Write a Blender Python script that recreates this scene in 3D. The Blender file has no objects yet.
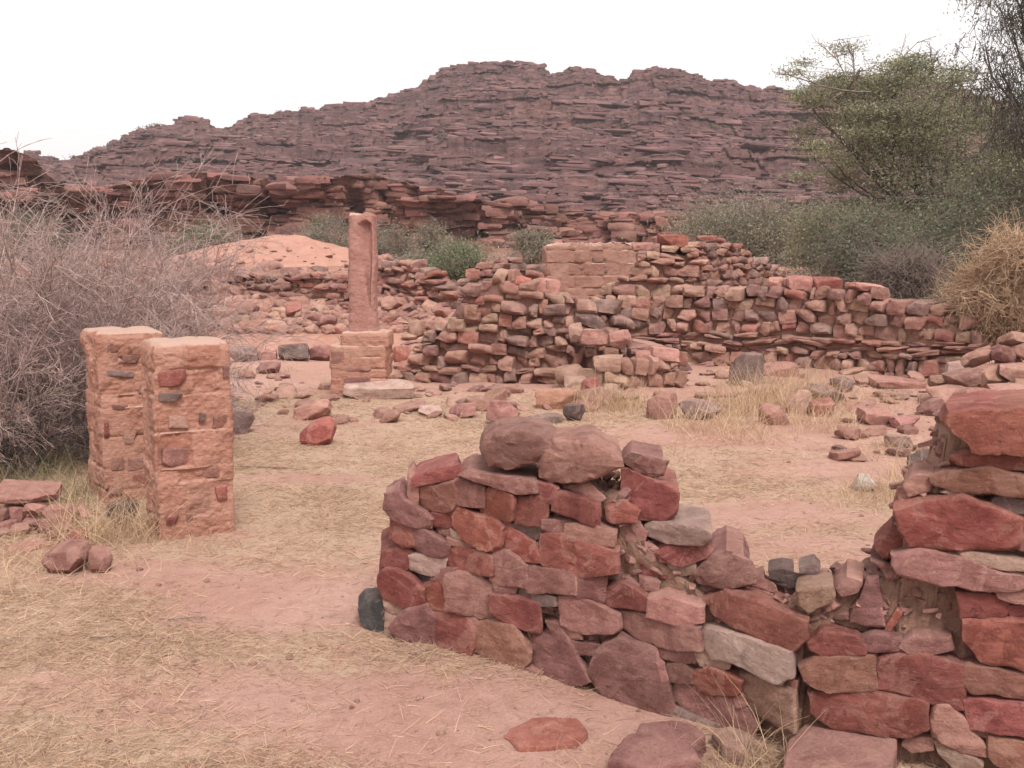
import bpy, bmesh, math, random
import numpy as np
from mathutils import Vector, noise as mnoise

random.seed(7)
RNG = np.random.default_rng(11)
SC = bpy.context.scene
COL = SC.collection
R = math.radians

# ------------------------------------------------------------------ camera
F = 1024 * 35.0 / 36.0
PITCH = math.atan((384 - 260) / F)
EYE = 1.6
cp, sp = math.cos(PITCH), math.sin(PITCH)
cam_d = bpy.data.cameras.new('camera')
cam = bpy.data.objects.new('camera', cam_d)
COL.objects.link(cam)
cam_d.lens = 35.0
cam_d.sensor_width = 36.0
cam_d.clip_end = 3000
cam.location = (0, 0, EYE)
cam.rotation_euler = (math.pi / 2 - PITCH, 0, 0)
SC.camera = cam


def ray(px, py):
    cx, cy = (px - 512) / F, (384 - py) / F
    return np.array([cx, cp + cy * sp, -sp + cy * cp])


def atY(px, py, Y):
    d = ray(px, py)
    t = Y / d[1]
    return np.array([d[0] * t, Y, EYE + d[2] * t])


# ------------------------------------------------------------------ noise
def _hash(ix, iy, iz, seed):
    h = (ix.astype(np.int64) * 374761393 + iy.astype(np.int64) * 668265263 + iz.astype(np.int64) * 2147483647 + seed * 1274126177) & 0xFFFFFFFF
    h = ((h ^ (h >> 13)) * 1274126177) & 0xFFFFFFFF
    h = ((h ^ (h >> 16)) * 2246822519) & 0xFFFFFFFF
    h = h ^ (h >> 15)
    return (h & 0xFFFFFF) / float(0x7FFFFF) - 1.0


def vn(x, y, z=0.0, seed=0):
    x, y, z = np.broadcast_arrays(np.asarray(x, float), np.asarray(y, float), np.asarray(z, float))
    fx, fy, fz = np.floor(x), np.floor(y), np.floor(z)
    tx, ty, tz = x - fx, y - fy, z - fz
    tx, ty, tz = [t * t * (3 - 2 * t) for t in (tx, ty, tz)]
    out = 0
    for dx in (0, 1):
        for dy in (0, 1):
            for dz in (0, 1):
                w = (tx if dx else 1 - tx) * (ty if dy else 1 - ty) * (tz if dz else 1 - tz)
                out = out + w * _hash(fx + dx, fy + dy, fz + dz, seed)
    return out


def fbm(x, y, z=0.0, octv=4, seed=0, gain=.5):
    a, f, s = 1.0, 1.0, 0
    for k in range(octv):
        s = s + a * vn(np.asarray(x) * f, np.asarray(y) * f, np.asarray(z) * f, seed + 17 * k)
        a *= gain
        f *= 2.03
    return s


def sstep(a, b, x):
    t = np.clip((np.asarray(x, float) - a) / (b - a), 0, 1)
    return t * t * (3 - 2 * t)


# ------------------------------------------------------------------ terrain height
def gz(x, y):
    x = np.asarray(x, float)
    y = np.asarray(y, float)
    az = x / np.maximum(y, .5)
    left = 1 - sstep(-.10, .02, az)
    z = left * 1.42 * sstep(16.6, 21.0, y) + (1 - left) * (1.3 * sstep(15.5, 26, y))
    z = z + (1 - left) * .10 * sstep(10.3, 13.0, y) * sstep(.03, .12, az)
    z = z + 1.0 * sstep(28, 75, y) + 3.0 * sstep(75, 300, y)
    z = z + .03 * fbm(x * .5, y * .5, 0, 3, 5) * sstep(1.5, 4, y) + .010 * fbm(x * 2.6, y * 2.6, 0, 3, 9)
    # mound of spoil behind the column
    mx, my = -6.05, 26.0
    r = np.hypot((x - mx) / 3.2, (y - my) / 3.4)
    z = z + .84 * np.clip(1.04 - r, 0, 1) ** .85 * (1 + .10 * vn(x * 2.2, y * 2.2, 0, 91)) + .05 * fbm(x * 3, y * 3, 0, 3, 92) * (r < 1)
    return z


def hit(px, py):
    d = ray(px, py)
    t = np.geomspace(1.5, 300, 1500)
    P = d[None, :] * t[:, None]
    P[:, 2] += EYE
    below = P[:, 2] < gz(P[:, 0], P[:, 1])
    if not below.any():
        return P[-1]
    i = int(np.argmax(below))
    lo, hi = (t[i - 1] if i else 1.0), t[i]
    for _ in range(14):
        m = (lo + hi) / 2
        p = d * m
        if p[2] + EYE < gz(p[0], p[1]):
            hi = m
        else:
            lo = m
    p = d * hi
    return np.array([p[0], p[1], p[2] + EYE])


# ------------------------------------------------------------------ mesh helpers
def mesh_obj(name, V, Fc, mat=None, parent=None, loc=(0, 0, 0), smooth=True, sharp=None):
    """V in world coordinates; loc is the object's (or its parent's) origin."""
    loc = np.asarray(loc, float)
    V = np.asarray(V, float) - loc[None, :]
    me = bpy.data.meshes.new(name)
    if isinstance(Fc, np.ndarray):
        n, k = Fc.shape
        me.vertices.add(len(V))
        me.vertices.foreach_set('co', V.astype(np.float32).ravel())
        me.loops.add(n * k)
        me.loops.foreach_set('vertex_index', Fc.astype(np.int32).ravel())
        me.polygons.add(n)
        me.polygons.foreach_set('loop_start', np.arange(0, n * k, k, dtype=np.int32))
        me.update(calc_edges=True)
        me.validate()
    else:
        me.from_pydata([tuple(v) for v in V], [], Fc)
        me.update()
    if smooth:
        me.polygons.foreach_set('use_smooth', np.ones(len(me.polygons), bool))
        if sharp:
            me.set_sharp_from_angle(angle=R(sharp))
    if mat:
        me.materials.append(mat)
    o = bpy.data.objects.new(name, me)
    COL.objects.link(o)
    if parent is not None:
        o.parent = parent
    else:
        o.location = loc
    return o


def tag(o, label=None, cat=None, group=None, kind=None):
    if label: o['label'] = label
    if cat: o['category'] = cat
    if group: o['group'] = group
    if kind: o['kind'] = kind
    return o


def root(name, loc, label, cat, group=None):
    e = bpy.data.objects.new(name, None)
    COL.objects.link(e)
    e.location = tuple(loc)
    e.empty_display_size = .2
    return tag(e, label, cat, group)


# ------------------------------------------------------------------ materials
def nodes(name):
    m = bpy.data.materials.new(name)
    m.use_nodes = True
    nt = m.node_tree
    b = nt.nodes['Principled BSDF']
    b.inputs['Roughness'].default_value = .92
    b.inputs['Specular IOR Level'].default_value = .2
    return m, nt, b


def N(nt, t, **kw):
    n = nt.nodes.new(t)
    for k, v in kw.items():
        setattr(n, k, v)
    return n


def noise_node(nt, vec, scale, detail=4, rough=.6, dist=0):
    n = N(nt, 'ShaderNodeTexNoise')
    n.inputs['Scale'].default_value = scale
    n.inputs['Detail'].default_value = detail
    n.inputs['Roughness'].default_value = rough
    n.inputs['Distortion'].default_value = dist
    if vec is not None:
        nt.links.new(vec, n.inputs['Vector'])
    return n.outputs['Fac']


def ramp(nt, fac, pts):
    r = N(nt, 'ShaderNodeValToRGB')
    cr = r.color_ramp
    while len(cr.elements) < len(pts):
        cr.elements.new(.5)
    for e, (p, c) in zip(cr.elements, pts):
        e.position = p
        e.color = (c, c, c, 1) if isinstance(c, (int, float)) else (*c, 1)
    nt.links.new(fac, r.inputs['Fac'])
    return r.outputs['Color']


def mix(nt, fac, a, b, typ='MIX'):
    m = N(nt, 'ShaderNodeMix', data_type='RGBA', blend_type=typ)
    for s, v in ((0, fac), (6, a), (7, b)):
        if isinstance(v, (int, float)):
            m.inputs[s].default_value = v
        elif isinstance(v, tuple):
            m.inputs[s].default_value = (*v, 1)
        else:
            nt.links.new(v, m.inputs[s])
    return m.outputs[2]


def bump(nt, b, h, dist, strength=1.0, prev=None):
    n = N(nt, 'ShaderNodeBump')
    n.inputs['Distance'].default_value = dist
    n.inputs['Strength'].default_value = strength
    nt.links.new(h, n.inputs['Height'])
    if prev is not None:
        nt.links.new(prev, n.inputs['Normal'])
    nt.links.new(n.outputs['Normal'], b.inputs['Normal'])
    return n.outputs['Normal']


def mapping(nt, src, scale, rot=(0, 0, 0)):
    m = N(nt, 'ShaderNodeMapping')
    m.inputs['Scale'].default_value = scale
    m.inputs['Rotation'].default_value = rot
    nt.links.new(src, m.inputs['Vector'])
    return m.outputs['Vector']


def vary(nt, col, lo=.75, hi=1.25, hue=.012):
    """brightness and hue differ stone by stone"""
    g = N(nt, 'ShaderNodeNewGeometry')
    oi = N(nt, 'ShaderNodeObjectInfo')
    a = N(nt, 'ShaderNodeMath', operation='ADD')
    nt.links.new(g.outputs['Random Per Island'], a.inputs[0])
    nt.links.new(oi.outputs['Random'], a.inputs[1])
    fr = N(nt, 'ShaderNodeMath', operation='FRACT')
    nt.links.new(a.outputs[0], fr.inputs[0])
    mr = N(nt, 'ShaderNodeMapRange')
    mr.inputs[3].default_value = lo
    mr.inputs[4].default_value = hi
    nt.links.new(fr.outputs[0], mr.inputs[0])
    m2 = N(nt, 'ShaderNodeMath', operation='MULTIPLY')
    m2.inputs[1].default_value = 7.13
    nt.links.new(fr.outputs[0], m2.inputs[0])
    f2 = N(nt, 'ShaderNodeMath', operation='FRACT')
    nt.links.new(m2.outputs[0], f2.inputs[0])
    mh = N(nt, 'ShaderNodeMapRange')
    mh.inputs[3].default_value = .5 - hue
    mh.inputs[4].default_value = .5 + hue
    nt.links.new(f2.outputs[0], mh.inputs[0])
    hs = N(nt, 'ShaderNodeHueSaturation')
    nt.links.new(mh.outputs[0], hs.inputs['Hue'])
    nt.links.new(mr.outputs[0], hs.inputs['Value'])
    nt.links.new(col, hs.inputs['Color'])
    return hs.outputs['Color']


def stone_mat(name, c1, c2, dust=(.52, .31, .25), dustamt=.35, strata=.30, scale=1.0, lo=.80, hi=1.20):
    m, nt, b = nodes(name)
    tc = N(nt, 'ShaderNodeNewGeometry').outputs['Position']
    base = mix(nt, ramp(nt, noise_node(nt, tc, 5 * scale, 5, .65, .6), [(.40, 0.0), (.60, 1.0)]), tuple(c * .88 for c in c1), tuple(min(1, c * 1.08) for c in c2))
    # bedding streaks along the stone's layers
    st = noise_node(nt, mapping(nt, tc, (3 * scale, 3 * scale, 38 * scale), (R(5), R(-7), 0)), 1.0, 3, .6, .3)
    base = mix(nt, ramp(nt, st, [(.42, 0.0), (.72, strata)]), base, tuple(c * .62 for c in c1))
    # paler fresh breaks and darker rind, with their own outlines
    fr_ = noise_node(nt, tc, 6.5 * scale, 6, .72, 1.1)
    base = mix(nt, ramp(nt, fr_, [(.545, 0.0), (.575, .50)]), base, tuple(min(1, a * .55 + q * .45) for a, q in zip(c2, (.56, .34, .27))))
    base = mix(nt, ramp(nt, fr_, [(.40, .55), (.43, 0.0)]), base, tuple(c * .66 for c in c1))
    # worn arrises
    pt = N(nt, 'ShaderNodeNewGeometry').outputs['Pointiness']
    base = mix(nt, ramp(nt, pt, [(.515, 0.0), (.60, .45)]), base, tuple(min(1, a * .5 + q * .5) for a, q in zip(c2, (.58, .36, .29))))
    # speckle and chips of weathered rind
    sk = noise_node(nt, tc, 70 * scale, 3, .7)
    base = mix(nt, ramp(nt, sk, [(.56, 0.0), (.72, .35)]), base, tuple(min(1, c * 1.45) for c in c2))
    sk2 = noise_node(nt, tc, 23 * scale, 4, .75, .4)
    base = mix(nt, ramp(nt, sk2, [(.60, 0.0), (.68, .55)]), base, tuple(c * .5 for c in c1))
    # wind blown dust lodged on upward faces and in blotches
    nz = N(nt, 'ShaderNodeSeparateXYZ')
    nt.links.new(N(nt, 'ShaderNodeNewGeometry').outputs['Normal'], nz.inputs[0])
    up = ramp(nt, nz.outputs['Z'], [(.45, 0.0), (.95, 1.0)])
    dn = ramp(nt, noise_node(nt, tc, 9 * scale, 5, .7), [(.38, 0.0), (.66, 1.0)])
    df = mix(nt, 1.0, up, dn, 'MULTIPLY')
    bl = ramp(nt, noise_node(nt, tc, 3.3 * scale, 4, .6, .8), [(.56, 0.0), (.74, .32)])
    df = mix(nt, 1.0, df, bl, 'ADD')
    dm = mix(nt, 1.0, df, (dustamt,) * 3, 'MULTIPLY')
    base = vary(nt, base, lo, hi, .007)
    base = mix(nt, dm, base, dust)
    nt.links.new(base, b.inputs['Base Color'])
    n1 = bump(nt, b, noise_node(nt, tc, 22 * scale, 8, .78), .035 / scale, .9)
    n2 = bump(nt, b, noise_node(nt, tc, 110 * scale, 4, .75), .006 / scale, .8, n1)
    bump(nt, b, st, .009 / scale, .6, n2)
    return m


S = {
    'u': stone_mat('purple_sandstone', (.265, .082, .068), (.345, .120, .100), dustamt=.32),
    'r': stone_mat('red_sandstone', (.290, .086, .066), (.360, .126, .100), dustamt=.28),
    'o': stone_mat('orange_sandstone', (.330, .142, .100), (.390, .190, .140), dustamt=.35),
    't': stone_mat('tan_sandstone', (.42, .250, .192), (.49, .320, .252), dustamt=.3, strata=.35),
    'k': stone_mat('pink_sandstone', (.385, .175, .142), (.460, .235, .195), dustamt=.38, strata=.35),
    'm': stone_mat('mauve_sandstone', (.285, .125, .108), (.365, .178, .156), dustamt=.34),
    'p': stone_mat('pale_sandstone', (.47, .295, .245), (.54, .375, .325), dustamt=.2, strata=.3),
    'd': stone_mat('dark_stone', (.115, .078, .072), (.165, .112, .102), dustamt=.22),
    'g': stone_mat('grey_stone', (.200, .130, .115), (.260, .180, .160), dustamt=.3),
    'b': stone_mat('black_stone', (.055, .050, .049), (.090, .080, .077), dustamt=.2, strata=.1),
}
FM = {
    '1': stone_mat('brown_pink_stone', (.355, .172, .130), (.430, .230, .178), dustamt=.3, scale=.5, lo=.86, hi=1.14),
    '2': stone_mat('light_pink_stone', (.430, .225, .172), (.500, .285, .225), dustamt=.3, scale=.5, lo=.86, hi=1.14),
    '3': stone_mat('dull_mauve_stone', (.310, .155, .132), (.380, .205, .175), dustamt=.3, scale=.5, lo=.86, hi=1.14),
    '4': stone_mat('sandy_tan_stone', (.44, .255, .180), (.51, .320, .240), dustamt=.3, scale=.5, lo=.86, hi=1.14),
    '5': stone_mat('reddish_stone', (.370, .145, .112), (.430, .195, .155), dustamt=.3, scale=.5, lo=.86, hi=1.14),
    '6': stone_mat('grey_brown_stone', (.255, .150, .128), (.315, .198, .170), dustamt=.3, scale=.5, lo=.86, hi=1.14),
}
S.update(FM)
S['light'] = stone_mat('whitish_stone', (.48, .39, .34), (.56, .47, .42), dustamt=.1, strata=.2)  # whitish in its own colour
FARCOL = '1111222333344566'


def far_mats():
    out = {}
    for k in 'urotkmpdg':
        pass
    return out


def simple_mat(name, c1, c2, scale=4, bmp=0.0, bscale=30, translucent=False, lo=.8, hi=1.2, hue=.01):
    m, nt, b = nodes(name)
    tc = N(nt, 'ShaderNodeNewGeometry').outputs['Position']
    c = mix(nt, ramp(nt, noise_node(nt, tc, scale, 5, .65), [(.35, 0.0), (.65, 1.0)]), c1, c2)
    c = vary(nt, c, lo, hi, hue)
    nt.links.new(c, b.inputs['Base Color'])
    if bmp:
        bump(nt, b, noise_node(nt, tc, bscale, 5, .7), bmp)
    if translucent:
        tr = N(nt, 'ShaderNodeBsdfTranslucent')
        nt.links.new(c, tr.inputs['Color'])
        ms = N(nt, 'ShaderNodeMixShader')
        ms.inputs[0].default_value = .3
        out = nt.nodes['Material Output']
        nt.links.new(b.outputs[0], ms.inputs[1])
        nt.links.new(tr.outputs[0], ms.inputs[2])
        nt.links.new(ms.outputs[0], out.inputs['Surface'])
    return m


M_mud = simple_mat('dry_mud_mortar', (.25, .135, .105), (.34, .20, .15), 14, .02, 60)
M_bark = simple_mat('grey_bark', (.16, .12, .10), (.24, .18, .155), 20)
M_barkd = simple_mat('dark_bark', (.07, .055, .05), (.12, .095, .085), 20)
M_twig = simple_mat('bare_thorn_twigs', (.325, .222, .202), (.435, .320, .290), 5, lo=.6, hi=1.35)
M_mudf = simple_mat('dark_mud_fill', (.24, .130, .10), (.32, .19, .145), 9, .03, 25)
M_straw = simple_mat('straw_blades', (.52, .355, .225), (.62, .45, .305), 3, translucent=True, lo=.65, hi=1.2)
M_straw2 = simple_mat('straw_litter', (.47, .312, .218), (.58, .405, .292), 2, translucent=True, lo=.6, hi=1.25)
M_gold = simple_mat('golden_dry_stems', (.56, .375, .245), (.70, .51, .36), 3, translucent=True, lo=.65, hi=1.2)
M_leafa = simple_mat('acacia_leaves', (.225, .230, .130), (.320, .310, .190), 1.2, translucent=True, lo=.6, hi=1.4, hue=.02)
M_leafd = simple_mat('dark_green_leaves', (.105, .125, .080), (.185, .195, .125), 1.5, translucent=True, lo=.55, hi=1.5, hue=.02)
M_leafg = simple_mat('grey_green_leaves', (.215, .205, .145), (.295, .272, .195), 1.0, translucent=True, lo=.7, hi=1.3, hue=.02)
M_leafl = simple_mat('light_green_leaves', (.160, .190, .105), (.235, .255, .155), 1.2, translucent=True, lo=.7, hi=1.3, hue=.02)
M_scrub = simple_mat('dull_scrub_leaves', (.085, .068, .054), (.13, .105, .08), 1, lo=.6, hi=1.3)
M_greengr = simple_mat('green_grass_blades', (.26, .225, .125), (.36, .30, .18), 3, translucent=True, lo=.7, hi=1.2)


def ground_mat():
    m, nt, b = nodes('sand_and_straw')
    tc = N(nt, 'ShaderNodeNewGeometry').outputs['Position']
    at = N(nt, 'ShaderNodeAttribute', attribute_name='straw')
    sand = mix(nt, ramp(nt, noise_node(nt, tc, .9, 6, .65, .5), [(.35, 0.0), (.65, 1.0)]), (.450, .242, .190), (.535, .325, .262))
    sand = mix(nt, ramp(nt, noise_node(nt, tc, 12, 5, .75), [(.45, 0.0), (.7, .5)]), sand, (.33, .17, .125))
    sand = mix(nt, ramp(nt, noise_node(nt, tc, 90, 3, .7), [(.58, 0.0), (.70, .6)]), sand, (.56, .40, .32))
    straw = mix(nt, ramp(nt, noise_node(nt, tc, 2.2, 6, .7, .6), [(.35, 0.0), (.65, 1.0)]), (.430, .278, .195), (.530, .368, .272))
    fib = noise_node(nt, mapping(nt, tc, (70, 260, 60), (0, 0, R(20))), 1, 4, .7, 1.2)
    fib2 = noise_node(nt, mapping(nt, tc, (240, 60, 60), (0, 0, R(-25))), 1, 4, .7, 1.2)
    straw = mix(nt, ramp(nt, fib, [(.50, 0.0), (.68, .8)]), straw, (.61, .455, .325))
    straw = mix(nt, ramp(nt, fib2, [(.55, 0.0), (.70, .8)]), straw, (.20, .135, .085))
    sepc = N(nt, 'ShaderNodeSeparateColor')
    nt.links.new(at.outputs['Color'], sepc.inputs[0])
    edge = mix(nt, 1.0, sepc.outputs[0], ramp(nt, noise_node(nt, tc, 5.5, 6, .8), [(.30, 0.0), (.70, 1.0)]), 'OVERLAY')
    edge = ramp(nt, edge, [(.25, 0.0), (.75, 1.0)])
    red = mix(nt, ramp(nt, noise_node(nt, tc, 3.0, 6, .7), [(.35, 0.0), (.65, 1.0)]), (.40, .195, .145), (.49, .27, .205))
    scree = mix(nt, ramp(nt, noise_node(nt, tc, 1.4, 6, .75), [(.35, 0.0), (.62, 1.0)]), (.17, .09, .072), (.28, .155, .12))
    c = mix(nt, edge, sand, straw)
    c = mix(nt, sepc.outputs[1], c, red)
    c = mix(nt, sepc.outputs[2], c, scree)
    c = mix(nt, ramp(nt, noise_node(nt, tc, 38, 4, .8), [(.64, 0.0), (.70, .6)]), c, (.17, .10, .075))
    nt.links.new(c, b.inputs['Base Color'])
    n1 = bump(nt, b, noise_node(nt, tc, 8, 6, .75), .06, .7)
    bump(nt, b, fib, .012, .7, n1)
    return m


def hill_mat(name, scale, c_dark, c_red, c_pale, redlo=.52, redhi=.66):
    m, nt, b = nodes(name)
    tc = N(nt, 'ShaderNodeNewGeometry').outputs['Position']
    band = noise_node(nt, mapping(nt, tc, (.035 * scale, .035 * scale, .9 * scale), (R(2.0), R(1.5), 0)), 1, 5, .65, .5)
    c = mix(nt, ramp(nt, band, [(.36, 0.0), (.62, 1.0)]), c_dark, tuple((a + q) / 2 for a, q in zip(c_dark, c_red)))
    pat = noise_node(nt, mapping(nt, tc, (.11 * scale, .11 * scale, .22 * scale)), 1, 6, .68, .7)
    c = mix(nt, ramp(nt, pat, [(redlo, 0.0), (redhi, 1.0)]), c, c_red)
    big = noise_node(nt, mapping(nt, tc, (.030 * scale, .030 * scale, .10 * scale), (0, R(12), 0)), 1, 5, .65, .8)
    c = mix(nt, ramp(nt, big, [(.46, 0.0), (.60, .55)]), c, tuple(x * .72 for x in c_dark))
    fine = noise_node(nt, mapping(nt, tc, (.16 * scale, .16 * scale, 1.05 * scale)), 1, 6, .78, .5)
    c = mix(nt, ramp(nt, fine, [(.53, 0.0), (.64, .7)]), c, c_pale)
    c = mix(nt, ramp(nt, fine, [(.36, .85), (.48, 0.0)]), c, tuple(x * .50 for x in c_dark))
    spk = noise_node(nt, mapping(nt, tc, (.60 * scale, .60 * scale, 1.3 * scale)), 1, 5, .8)
    c = mix(nt, ramp(nt, spk, [(.56, 0.0), (.66, .55)]), c, tuple(min(1, x * 1.25) for x in c_pale))
    c = mix(nt, ramp(nt, spk, [(.36, .6), (.44, 0.0)]), c, tuple(x * .55 for x in c_dark))
    nt.links.new(c, b.inputs['Base Color'])
    n1 = bump(nt, b, fine, 2.2 / scale, .9)
    bump(nt, b, noise_node(nt, tc, .9 * scale, 6, .78), .9 / scale, .9, n1)
    return m


def masonry_mat(name, c1, c2, c3):
    m, nt, b = nodes(name)
    tc = N(nt, 'ShaderNodeNewGeometry').outputs['Position']
    c = mix(nt, ramp(nt, noise_node(nt, tc, 7, 5, .65, .5), [(.36, 0.0), (.64, 1.0)]), c1, c2)
    at = N(nt, 'ShaderNodeAttribute', attribute_name='blocks')
    sc = N(nt, 'ShaderNodeSeparateColor')
    nt.links.new(at.outputs['Color'], sc.inputs[0])
    blk = ramp(nt, sc.outputs[0], [(0.0, c3), (.30, tuple(a * .8 + q * .2 for a, q in zip(c1, c3))), (.6, c1), (.85, c2), (1.0, tuple(x * .62 for x in c1))])
    c = mix(nt, .72, c, blk)
    c = mix(nt, ramp(nt, noise_node(nt, mapping(nt, tc, (5, 5, 16)), 1, 5, .7, .5), [(.55, 0.0), (.68, .5)]), c, c3)
    c = mix(nt, ramp(nt, sc.outputs[1], [(.35, 0.0), (.8, .85)]), c, tuple(a * .5 + q * .5 for a, q in zip(c1, c2)))
    c = mix(nt, ramp(nt, noise_node(nt, tc, 60, 4, .75), [(.55, 0.0), (.72, .5)]), c, tuple(min(1, x * 1.35) for x in c2))
    c = mix(nt, ramp(nt, noise_node(nt, tc, 24, 4, .75), [(.62, 0.0), (.70, .55)]), c, tuple(x * .55 for x in c3))
    nz = N(nt, 'ShaderNodeSeparateXYZ')
    nt.links.new(N(nt, 'ShaderNodeNewGeometry').outputs['Normal'], nz.inputs[0])
    c = mix(nt, ramp(nt, nz.outputs['Z'], [(.5, 0.0), (.9, .75)]), c, (.52, .36, .29))
    nt.links.new(c, b.inputs['Base Color'])
    n1 = bump(nt, b, noise_node(nt, tc, 30, 6, .75), .03, .8)
    bump(nt, b, noise_node(nt, mapping(nt, tc, (8, 8, 40)), 1, 4, .7), .015, .6, n1)
    return m


M_ground = ground_mat()
M_hill = hill_mat('dark_banded_sandstone', 1.0, (.150, .080, .080), (.330, .152, .128), (.350, .210, .190))
M_cliff = hill_mat('red_brown_cliff_rock', 2.6, (.165, .088, .078), (.340, .155, .115), (.37, .22, .18), .44, .60)
M_hillrock = simple_mat('broken_hill_rock', (.125, .070, .072), (.230, .120, .110), .25, .15, 4, lo=.68, hi=1.24, hue=.014)
M_cliffrock = simple_mat('broken_cliff_rock', (.165, .088, .078), (.300, .142, .112), .3, .10, 5, lo=.65, hi=1.25, hue=.012)
M_pillar = masonry_mat('weathered_pink_masonry', (.40, .195, .140), (.475, .265, .200), (.315, .125, .085))
M_column = masonry_mat('pink_column_stone', (.44, .235, .195), (.52, .310, .265), (.35, .165, .135))
M_tanwall = masonry_mat('tan_plastered_masonry', (.31, .165, .125), (.38, .225, .175), (.22, .105, .08))

# ------------------------------------------------------------------ ground
BARE = [(-1.15, 4.45, .75, .35), (-.35, 3.35, 1.1, .45), (.15, 3.1, .6, .3), (3.3, 9.2, 2.0, .9), (3.0, 7.4, .9, .35), (-1.9, 4.9, .6, .25),
        (4.4, 11.5, 1.3, .8), (1.5, 6.2, .8, .4), (-1.4, 7.2, .7, .25), (-3.2, 13.0, 2.0, .8)]


def straw_mask(x, y):
    s = .82 + .5 * fbm(x * .55, y * 1.1, 0, 4, 31)
    for bx, by, rx, ry in BARE:
        s = s - 1.1 * np.exp(-(((x - bx) / rx) ** 2 + ((y - by) / ry) ** 2))
    s = s - .8 * sstep(9.5, 13.5, y)
    # the bare strip at the foot of the near wall
    return np.clip(s, 0, 1)


def build_ground():
    ys = np.concatenate([np.linspace(-6, 1.4, 16)[:-1], np.geomspace(1.4, 30, 420)[:-1], np.geomspace(30, 900, 90)])
    ts = np.linspace(-1, 1, 361)
    ts = np.sign(ts) * (np.abs(ts) * .62 + .38 * np.abs(ts) ** 3)
    half = 5.0 + 1.15 * np.maximum(ys, 0)
    X = ts[None, :] * half[:, None]
    Y = np.repeat(ys[:, None], len(ts), 1)
    Z = gz(X, Y)
    V = np.stack([X.ravel(), Y.ravel(), Z.ravel()], 1)
    nr, nc = X.shape
    i = np.arange(nr - 1)[:, None] * nc + np.arange(nc - 1)[None, :]
    Fq = np.stack([i, i + 1, i + nc + 1, i + nc], -1).reshape(-1, 4)
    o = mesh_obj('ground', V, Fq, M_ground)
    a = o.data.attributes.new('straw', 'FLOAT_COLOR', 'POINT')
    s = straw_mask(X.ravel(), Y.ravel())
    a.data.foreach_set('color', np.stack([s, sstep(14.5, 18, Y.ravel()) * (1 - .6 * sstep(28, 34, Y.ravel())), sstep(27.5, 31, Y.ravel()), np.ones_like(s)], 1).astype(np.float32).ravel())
    tag(o, 'pinkish sand with trampled straw across the ruin courtyard', 'ground', kind='structure')


build_ground()


# ------------------------------------------------------------------ hills
def prof(pts, x):
    p = np.array(pts, float)
    return np.interp(x, p[:, 0], p[:, 1])


RIDGE = [(-420, 170), (-200, 158), (0, 156), (40, 154), (72, 162), (90, 158), (130, 142), (150, 133), (170, 127), (195, 121), (215, 124), (232, 132), (245, 124), (262, 117),
         (320, 111), (370, 104), (395, 98), (420, 88), (436, 80), (445, 71), (480, 66), (515, 64), (540, 69), (548, 77), (558, 73), (575, 69),
         (592, 76), (618, 83), (634, 74), (650, 69), (672, 72), (700, 80), (740, 88), (785, 91), (797, 98), (803, 86), (818, 81), (850, 79), (900, 78), (950, 90),
         (985, 103), (1024, 118), (1100, 138), (1250, 155), (1500, 190)]


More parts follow.
